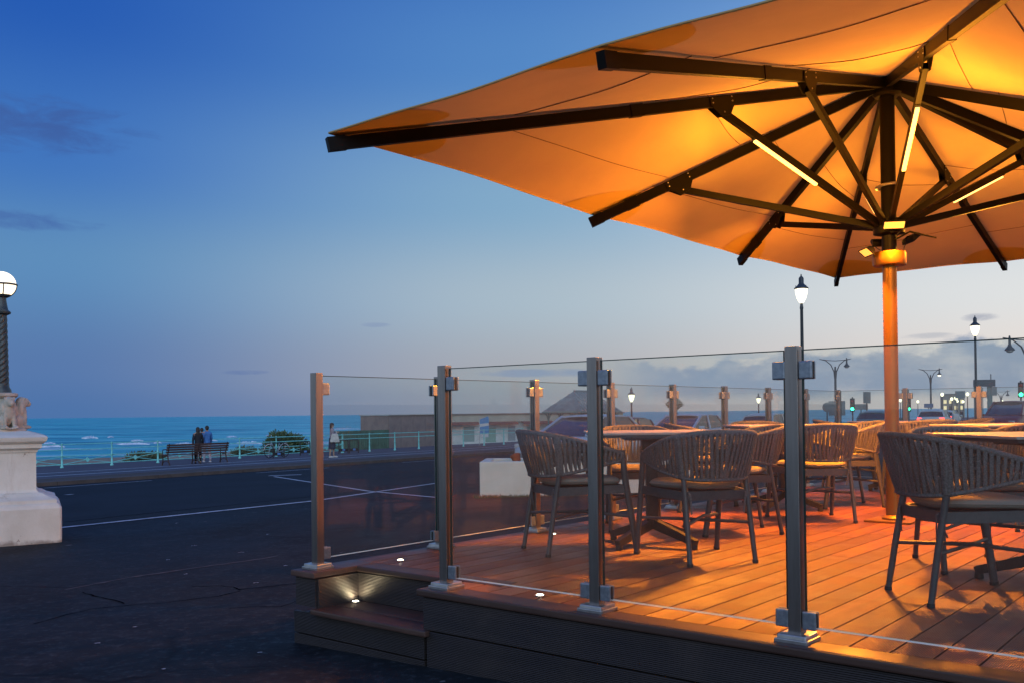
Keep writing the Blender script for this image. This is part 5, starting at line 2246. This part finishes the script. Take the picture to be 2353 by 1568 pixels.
# dirt strip with weeds along its foot
wd = MB()
rg = random.Random(7)
for i in range(1500):
    x = rg.uniform(-0.1, PLL + .1)
    y = -abs(rg.gauss(0, 0.10)) - 0.01
    c = Vector((x, y, 0))
    t = Vector((rg.gauss(0, .5), rg.gauss(0, .5), 1)).normalized()
    s = t.cross(Vector((rg.uniform(-1, 1), 1, 0))).normalized()
    L_ = rg.uniform(.02, .08)
    wd.add([c, c + t * L_ * .5 + s * .006, c + t * L_, c + t * L_ * .5 - s * .006], [(0, 1, 2, 3)])
wo_ = wd.build('weeds', leaf2)
wo_.location = pp
wo_.rotation_euler = (0, 0, R(-3))
tag(wo_, 'thin weeds growing along the foot of the white planter', 'weeds', kind='stuff')

# ------------------------------------------------------------------ cars
glass_d = pmat('car_glass', (0.012, 0.016, 0.022), 0.06, spec=0.8)
chrome = pmat('car_trim', (0.02, 0.02, 0.022), 0.4)
alloy = pmat('alloy', (0.45, 0.45, 0.47), 0.35, 0.9)
tail_on = emat('tail_lamp_lit', (1.0, 0.03, 0.02), 14.0)
tail_off = pmat('tail_lamp', (0.22, 0.01, 0.01), 0.2)
head_on = emat('head_lamp_lit', (1.0, 0.86, 0.60), 30.0)
head_off = pmat('head_lamp', (0.5, 0.52, 0.55), 0.1)


def make_car(name, label, p, heading, paint, style='hatch', lit_tail=False, lit_head=False):
    """front towards +x; lofted body"""
    root = thing(name, label, 'car', (p.x, p.y, gz(p.x, p.y) + 0.004), heading, 'cars on the sea-front road')
    Lc = {'hatch': 4.15, 'saloon': 4.6, 'suv': 4.5}[style]
    Hh = {'hatch': 1.46, 'saloon': 1.44, 'suv': 1.66}[style]
    hwid = 0.89
    hl_ = Lc / 2
    # stations: x, z bottom, z belt, half width
    if style == 'saloon':
        st = [(-hl_, .42, .80, .70), (-hl_ + .12, .26, .95, .82), (-hl_ + .7, .20, 1.00, .88), (-.9, .18, .98, .89), (.2, .18, .95, .89), (1.0, .18, .93, .89), (hl_ - .7, .20, .86, .87), (hl_ - .18, .26, .74, .80), (hl_, .40, .60, .66)]
        gh = [(-hl_ + .62, .99), (-1.15, Hh - .03), (-.55, Hh), (.15, Hh - .02), (1.15, .93)]
    else:
        b = 1.02 if style == 'hatch' else 1.08
        st = [(-hl_, .45, .90, .74), (-hl_ + .10, .28, b, .84), (-hl_ + .6, .22, b + .01, .885), (-.8, .20, b - .02, .89), (.3, .20, b - .05, .89), (1.0, .20, b - .07, .885), (hl_ - .6, .22, b - .15, .86), (hl_ - .15, .28, .78, .79), (hl_, .42, .62, .66)]
        gh = [(-hl_ + .16, b), (-hl_ + .50, Hh - .10), (-.95, Hh), (.05, Hh - .02), (1.10, b - .07)]
    vs, fs = [], []
    ring = 12
    for x, zb, zt2, hw_ in st:
        m0 = (zb + zt2) / 2
        pr = [(hw_ * .80, zb), (hw_ * .97, zb + .10), (hw_, m0 - .02), (hw_ * .985, m0 + .12), (hw_ * .93, zt2 - .04), (hw_ * .84, zt2)]
        for y, z in pr:
            vs.append((x, y, z))
        for y, z in reversed(pr):
            vs.append((x, -y, z))
    for i in range(len(st) - 1):
        for k in range(ring):
            fs.append((i * ring + k, i * ring + (k + 1) % ring, (i + 1) * ring + (k + 1) % ring, (i + 1) * ring + k))
    fs += [tuple(range(ring)), tuple((len(st) - 1) * ring + k for k in range(ring - 1, -1, -1))]
    m = MB()
    m.add(vs, fs)
    body = m.build('body', paint, root, True, 50)
    # greenhouse: dark glass volume plus painted roof and pillars
    ins = 0.24
    prof = gh
    gv, gf = [], []
    zlow = prof[0][1]
    for x, z in prof:
        f = (z - .9) / (Hh - .9)
        hwg = (hwid * .87) * (1 - f) + (hwid - ins) * f
        gv += [(x, -hwg, z), (x, hwg, z)]
    n = len(prof)
    base = len(gv)
    belt = st[4][2] - 0.02
    for x, z in prof:
        gv += [(x, -hwid * .875, belt - .03), (x, hwid * .875, belt - .03)]
    for i in range(n - 1):
        gf.append((2 * i, 2 * i + 1, 2 * i + 3, 2 * i + 2))
        gf.append((2 * i, 2 * i + 2, base + 2 * i + 2, base + 2 * i))
        gf.append((2 * i + 1, base + 2 * i + 1, base + 2 * i + 3, 2 * i + 3))
    m = MB()
    m.add(gv, gf)
    m.build('windows', glass_d, root, True, 30)
    m = MB()
    off = 0.006
    roof = [p_ for p_ in prof[1:-1]]
    rows = []
    for x, z in [(prof[1][0] - .05, prof[1][1] - .03)] + roof + [(prof[-2][0] + .08, prof[-2][1] - .03)]:
        row = []
        for q in range(7):
            yy = -1 + q / 3
            hwg = hwid - ins + .012
            row.append((x, yy * hwg, z + off + .035 * (1 - yy * yy) - (0.012 if abs(yy) == 1 else 0)))
        rows.append(row)
    vv, ff = [], []
    for r_ in rows:
        vv += r_
    for i in range(len(rows) - 1):
        for q in range(6):
            ff.append((i * 7 + q, i * 7 + q + 1, i * 7 + q + 8, i * 7 + q + 7))
    m.add(vv, ff)
    rf_ = m.build('roof', paint, root, True, 60)
    sol = rf_.modifiers.new('solid', 'SOLIDIFY')
    sol.thickness = 0.03
    m = MB()
    for s in (-1, 1):
        y0, y1 = s * hwid * .885, s * (hwid - ins + .006)
        for (xa, za), (xb, zb) in ((prof[0], prof[1]), (prof[-1], prof[-2])):
            m.bar((xa, y0 * .985, za), (xb, y1, zb), 0.07, 0.06)
        m.bar((-.25, y0, belt), (-.30, y1, Hh - .03), 0.06, 0.08)
    m.build('pillars', paint, root)
    for x in (-hl_ + .78, hl_ - .82):
        for s in (-1, 1):
            m = MB()
            m.lathe([(0.20, -0.10), (0.30, -0.10), (0.32, -0.07), (0.32, 0.07), (0.30, 0.10), (0.20, 0.10)], 24, M=Matrix.Translation((x, s * (hwid - .10), 0.32)) @ Matrix.Rotation(PI / 2, 4, 'X'))
            wh = m.build('wheel', tyre, root, True)
            m = MB()
            m.lathe([(0.06, -0.115), (0.19, -0.105), (0.21, 0.105), (0.06, 0.115)], 16, M=Matrix.Translation((x, s * (hwid - .10), 0.32)) @ Matrix.Rotation(PI / 2, 4, 'X'))
            m.build('rim', alloy, wh, True)
    for s in (-1, 1):
        m = MB()
        m.box((-hl_ + .07, s * .66, .86 if style != 'saloon' else .80), (.12, .26, .18), bevel=.02)
        m.build('tail_lamp', tail_on if lit_tail else tail_off, root, True)
        m = MB()
        m.box((hl_ - .17, s * .60, .68), (.18, .26, .13), bevel=.02)
        m.build('head_lamp', head_on if lit_head else head_off, root, True)
        m = MB()
        m.box((.82, s * .98, 1.0), (.10, .18, .12), bevel=.02)
        m.build('mirror', paint, root, True)
    m = MB()
    m.box((-hl_ - .005, 0, .62), (.02, .52, .11))
    m.build('number_plate', pmat('plate', (.55, .50, .12), .5), root)
    return root


def paintm(name, c, metal=0.3):
    return pmat(name, c, 0.28, metal, spec=0.6)


def road_pt(px, D):
    p = at(px, 950, D)
    return p


silver = paintm('silver_paint', (0.50, 0.58, 0.66), 0.25)
dkblue = paintm('dark_blue_paint', (0.05, 0.075, 0.11), 0.4)
red_p = paintm('red_paint', (0.16, 0.018, 0.022), 0.2)
whitep = paintm('white_car_paint', (0.55, 0.58, 0.58), 0.1)
teal_p = paintm('grey_green_paint', (0.10, 0.20, 0.19), 0.3)
make_car('car', 'silver-blue car behind the seaward table, partly hidden by the third front post', road_pt(1345, 25.5), ca + R(178), silver, 'saloon')
make_car('car', 'silver-blue car with red tail lights behind the seaward table top', road_pt(1575, 33), ca + R(180), silver, 'saloon', lit_tail=True)
make_car('car', 'pale car with red tail light, roof showing left of the fourth front post', road_pt(1770, 45), ca + R(1), whitep, 'hatch', lit_tail=True)
make_car('car', 'pale grey-green car just left of the parasol pole', road_pt(2020, 54), ca + R(2), teal_p, 'hatch')
make_car('car', 'white car with lit red tail lights just right of the parasol pole', road_pt(2148, 62), ca + R(4), whitep, 'hatch', lit_tail=True)
make_car('car', 'white car farther off among the far street lamps', road_pt(2178, 90), ca, whitep, 'hatch', lit_tail=True)
make_car('car', 'dark red car at the right edge behind the balustrade', road_pt(2318, 46), ca + R(175), red_p, 'suv')
make_car('car', 'dark blue car with one bright headlight behind the seaward table', road_pt(1425, 40), ca + R(184), dkblue, 'hatch', lit_head=True)


# ------------------------------------------------------------------ street lamps
def lantern_lamp(label, px, ptop, D, group, lit=True):
    top = at(px, ptop, D)
    g = gz(top.x, top.y)
    H_ = top.z - g
    root = thing('street_lamp', label, 'street lamp', (top.x, top.y, g), 0, group)
    s = 67 * 38 / FPX            # full lantern height, metres
    m = MB()
    m.lathe([(0.16, 0), (0.16, 0.5), (0.12, 0.6), (0.085, 0.75), (0.075, 1.6), (0.06, H_ - s - 0.25), (0.075, H_ - s - 0.2), (0.06, H_ - s - .1), (0.05, H_ - s)], 14)
    m.build('column', M['lamp_iron'], root, True)
    m = MB()
    z0 = H_ - s
    m.lathe([(0.06, z0), (0.10, z0 + .04), (0.18, z0 + 0.20), (0.235, z0 + .42), (0.245, z0 + .58)], 20)
    gl_ = m.build('lantern_glass', M['lamp_glow'], root, True)
    m = MB()
    m.lathe([(0.25, z0 + .57), (0.28, z0 + .585), (0.28, z0 + .62), (0.20, z0 + .68), (0.13, z0 + .76), (0.10, z0 + .80), (0.10, z0 + 1.0), (0.07, z0 + 1.06), (0.03, z0 + 1.09), (0.02, z0 + s)], 18)
    for q in range(4):
        a = q * PI / 2 + .4
        m.tube([(.27 * math.cos(a), .27 * math.sin(a), z0 + .60), (.28 * math.cos(a), .28 * math.sin(a), z0 + .70)], .015, 5)
    m.build('lantern_cap', M['lamp_iron'], root, True)
    m = MB()
    for q in range(4):
        a = q * PI / 2 + .4
        m.tube([(.08 * math.cos(a), .08 * math.sin(a), z0 + .02), (.19 * math.cos(a), .19 * math.sin(a), z0 + .20), (.25 * math.cos(a), .25 * math.sin(a), z0 + .44), (.255 * math.cos(a), .255 * math.sin(a), z0 + .58)], .010, 5)
    m.build('lantern_frame', M['lamp_iron'], gl_, True)
    return root


lantern_lamp('tall lit lantern street lamp above the fourth front post', 1840, 630, 38, 'tall lantern lamps')
lantern_lamp('tall lit lantern street lamp near the right edge of the picture', 2239, 725, 55, 'tall lantern lamps')
lantern_lamp('small lit lantern lamp on the promenade above the seaward table', 1450, 888, 74, 'promenade lantern lamps')
lantern_lamp('small lit lantern lamp on the promenade left of the fourth front post', 1742, 901, 105, 'promenade lantern lamps')


def twin_lamp(label, px, ptop, D, lit, half=False, hang=1):
    top = at(px, ptop, D)
    g = gz(top.x, top.y)
    H_ = top.z - g
    root = thing('street_lamp', label, 'street lamp', (top.x, top.y, g), 0, 'twin-armed street lamps')
    m = MB()
    m.lathe([(0.15, 0), (0.15, 0.8), (0.10, 0.95), (0.085, H_ - 1.1), (0.06, H_ - .6)], 12)
    m.build('column', M['lamp_iron'], root, True)
    m = MB()
    for sg in (-1, 1):
        m.tube([(sg * .04, 0, H_ - 1.6), (sg * .10, 0, H_ - 1.0), (sg * .35, 0, H_ - .45), (sg * .75, 0, H_ - .12), (sg * 1.25, 0, H_)], [.05, .045, .04, .035, .02], 8)
    m.tube([(-1.25, 0, H_), (-.6, 0, H_ - .10), (0, 0, H_ - .14), (.6, 0, H_ - .10), (1.25, 0, H_)], .025, 8)
    m.build('arms', M['lamp_iron'], root, True)
    m = MB()
    xx = .92 * hang
    m.lathe([(0.24, H_ - .62), (0.22, H_ - .56), (0.10, H_ - .42), (0.06, H_ - .30), (0.06, H_ - .05), (0.03, H_ + .10)], 16, c=(xx, 0, 0))
    sh_ = m.build('lamp_shade', M['lamp_iron'], root, True)
    m = MB()
    m.ball((xx, 0, H_ - .64), (0.17, 0.17, 0.09 if not lit else .14), 12, 8)
    m.build('bulb', M['lamp_glow'] if lit else pmat('unlit_glass', (.45, .47, .48), .2), sh_, True)
    return root


twin_lamp('twin-armed street lamp with dark shade left of the parasol pole', 1918, 824, 75, False)
twin_lamp('twin-armed street lamp with lit bulb right of the parasol pole', 2137, 847, 98, True)
twin_lamp('twin-armed street lamp whose shade hangs at the right edge of the picture', 2362, 775, 46, False, hang=-1)
twin_lamp('farther twin-armed street lamp behind the dark sign near the right edge', 2299, 897, 130, False)


def small_lamp(px, ptop, D, label):
    top = at(px, ptop, D)
    g = gz(top.x, top.y)
    H_ = top.z - g
    root = thing('distant_lamp', label, 'street lamp', (top.x, top.y, g), 0, 'distant lit lamps')
    m = MB()
    m.tube([(0, 0, 0), (0, 0, H_ - .1)], [.10, .06], 8)
    m.build('column', M['lamp_iron'], root)
    m = MB()
    m.lathe([(0.06, H_ - .25), (0.22, H_ - .1), (0.26, H_ + .12), (0.14, H_ + .3), (0.04, H_ + .34)], 12)
    m.build('lamp_head', M['lamp_glow'], root, True)


for i, (px, py, D) in enumerate(((2068, 919, 170), (2108, 922, 190), (2164, 906, 150), (2186, 916, 165), (2196, 914, 140), (2222, 905, 150), (2212, 922, 200), (2199, 921, 210), (2270, 918, 190), (2302, 922, 200), (2290, 925, 260), (2325, 923, 250))):
    small_lamp(px, py, D, 'small far lit lamp, number %d of the row counted from the left along the road beyond the pole' % (i + 1) if False else
               'small far-off lit lamp, %s from the left in the row right of the pole' % ['first', 'second', 'third', 'fourth', 'fifth', 'eighth', 'seventh', 'sixth', 'ninth', 'eleventh', 'tenth', 'twelfth'][i])

# ------------------------------------------------------------------ signs, signals, bollards
sgn_b = pmat('blue_sign', (0.05, 0.12, 0.25), 0.5)
sgn_g = pmat('grey_sign_back', (0.14, 0.17, 0.18), 0.6)
green_on = emat('green_signal', (0.02, 1.0, 0.35), 16.0)


def pole_sign(name, label, px, ptop, D, w_, h_, mat, shape='rect', post_in=0.5):
    top = at(px, ptop, D)
    g = gz(top.x, top.y)
    H_ = top.z - g
    root = thing(name, label, 'sign', (top.x, top.y, g), 0)
    m = MB()
    m.tube([(0, 0.05, 0), (0, 0.05, H_)], 0.045, 8)
    m.build('post', M['lamp_iron'], root, True)
    m = MB()
    if shape == 'rect':
        m.box((0, 0, H_ - h_ / 2), (w_, 0.03, h_), bevel=0.01)
    else:
        m.lathe([(w_ / 2, -0.015), (w_ / 2, 0.015)], 24, M=Matrix.Translation((0, 0, H_ - h_ / 2)) @ Matrix.Rotation(PI / 2, 4, 'X'))
    m.build('panel', mat, root)
    return root


pole_sign('road_sign', 'round sign on a thin post left of the far corner post', 1900, 923, 60, 0.62, 0.62, sgn_g, 'round')
pole_sign('road_sign', 'large pale rectangular sign beside the round sign', 1922, 920, 62, 1.10, 0.95, sgn_g)
pole_sign('road_sign', 'small wide sign between the far corner post and the pole', 1978, 927, 75, 1.05, 0.45, sgn_g)
pole_sign('road_sign', 'small upright sign with yellow lower panel left of the pole', 1991, 899, 70, 0.55, 0.85, sgn_g)
pole_sign('road_sign', 'small dark blue sign under the lit twin-armed lamp', 2133, 926, 97, 0.95, 0.42, sgn_b)
pole_sign('road_sign', 'grey-blue rectangular sign among the distant lamps', 2205, 897, 110, 1.15, 0.85, sgn_g)
# dark gantry sign on two columns
gs = place(2262, 60)
ds = thing('direction_sign', 'broad dark sign board on two columns near the right edge', 'sign', (gs.x, gs.y, gz(gs.x, gs.y)), R(-8))
zb, zt3 = at(2262, 887, 60).z - gz(gs.x, gs.y), at(2262, 871, 60).z - gz(gs.x, gs.y)
m_ = MB()
m_.box((0, 0, (zb + zt3) / 2), (1.30, 0.12, zt3 - zb), bevel=0.01)
m_.build('board', pmat('dark_board', (0.035, 0.055, 0.075), 0.5), ds)
for x in (-0.48, 0.32):
    m_ = MB()
    m_.box((x, 0.02, zb / 2), (0.30, 0.09, zb), bevel=0.01)
    m_.build('column', pmat('teal_column', (0.07, 0.15, 0.16), 0.5), ds)
m_ = MB()
m_.tube([(0.40, 0, zt3), (0.40, 0, zt3 + .35)], .03, 6)
m_.build('spike', M['lamp_iron'], ds)
m_ = MB()
m_.box((0.55, -0.06, zb - 0.30), (0.34, 0.04, 0.55), bevel=0.01)
m_.build('side_panel', sgn_g, ds)


def signal(label, px, py, D, on_top=False):
    c = at(px, py, D)
    g = gz(c.x, c.y)
    H_ = c.z - g
    root = thing('traffic_light', label, 'traffic light', (c.x, c.y, g), R(-25), 'traffic lights with green showing')
    m = MB()
    m.tube([(0, 0.1, 0), (0, 0.1, H_ + .9)], 0.055, 8)
    m.build('post', M['lamp_iron'], root, True)
    m = MB()
    m.box((0, 0, H_ + .30), (0.34, 0.16, 1.0), bevel=0.03)
    hd2_ = m.build('signal_head', M['rubber'], root)
    for q, mt in enumerate((green_on, pmat('amber_off', (.10, .06, .01), .3), tail_off)):
        m = MB()
        m.ball((0, -0.085, H_ + q * .30), (.115, .03, .115), 12, 8)
        m.build('lens', mt, hd2_, True)
        m = MB()
        m.tube([(.12 * math.cos(R(a)), -0.14, H_ + q * .30 + .12 * math.sin(R(a))) for a in range(0, 181, 20)], .012, 5)
        m.build('visor', M['rubber'], hd2_)


signal('traffic light showing green just right of the parasol pole', 2087, 938, 72)
signal('traffic light showing green just left of the parasol pole', 1958, 938, 72)
signal('high traffic light showing green at the right edge of the picture', 2345, 905, 62)


def bollard(label, px, py, D, hgt):
    p = at(px, py, D)
    g = gz(p.x, p.y)
    root = thing('road_bollard', label, 'bollard', (p.x, p.y, g), 0, 'yellow and white road bollards')
    m = MB()
    m.box((0, 0, hgt * .30), (0.36, 0.30, hgt * .6), bevel=0.04, taper=0.93)
    m.build('base', pmat('bollard_yellow', (0.62, 0.36, 0.03), .5), root, True)
    m = MB()
    m.box((0, 0, hgt * .80), (0.33, 0.27, hgt * .4), bevel=0.05, taper=0.9)
    m.build('cap', shoe_w, root, True)


bollard('yellow-based white road bollard just right of the far chairs', 2195, 975, 48, 1.15)
bollard('slim yellow road bollard left of the parasol pole', 1992, 965, 56, 1.3)

# ------------------------------------------------------------------ columnar shrub and far block
cs = place(1549, 70)
shrub('columnar_shrub', 'slim dark columnar shrub behind the seaward balustrade post, against the sky', cs, 0.62, 0.6, 0.1, 10, leaf1, 3)
tr = [o for o in col.objects if o.name.startswith('columnar_shrub')][0]
for ch in list(tr.children):
    bpy.data.objects.remove(ch)
rg = random.Random(21)
m_ = MB()
Ht = at(1549, 902, 70).z - cs.z
for i in range(4200):
    z = rg.uniform(0.25, 1.0) * Ht
    f = z / Ht
    rr = 0.62 * (0.55 + 0.45 * math.sin(f * 19)) * (0.6 + .5 * f) * (1 if f < .97 else .6)
    a = rg.uniform(0, 2 * PI)
    q = math.sqrt(rg.random())
    c = Vector((rr * q * math.cos(a), rr * q * math.sin(a), z))
    t = Vector((math.cos(a), math.sin(a), rg.uniform(-.3, .8))).normalized()
    s = t.cross(Vector((rg.uniform(-1, 1), rg.uniform(-1, 1), 1))).normalized()
    L_ = rg.uniform(.08, .2)
    m_.add([c, c + t * L_ * .5 + s * .03, c + t * L_, c + t * L_ * .5 - s * .03], [(0, 1, 2, 3)])
m_.build('crown', leaf1, tr)
m_ = MB()
m_.tube([(0, 0, -.1), (0, 0, Ht * .9)], [.11, .04], 8)
m_.build('trunk', stem_m, tr, True)

fbp = place(2190, 240)
fb_ = thing('distant_building', 'pale distant building with lit windows beyond the far lamps', 'building', (fbp.x, fbp.y, gz(fbp.x, fbp.y)), R(-20))
fh = at(2190, 905, 240).z - gz(fbp.x, fbp.y)
m_ = MB()
m_.box((0, 2.5, fh / 2), (5.2, 5, fh))
m_.build('wall', pmat('pale_brick', (0.30, 0.27, 0.23), .8), fb_)
m_ = MB()
m_.box((0, 2.5, fh + .1), (5.5, 5.3, .2))
m_.build('roof', slate, fb_)
litw = emat('lit_window', (1.0, .74, .40), 0.8)
for i in range(4):
    for j in range(3):
        m_ = MB()
        m_.box((-1.9 + i * 1.25, -.02, 1.2 + j * (fh - 1.5) / 3), (.7, .05, .95))
        m_.build('window', litw if (i * 2 + j) % 3 else glass_d, fb_)
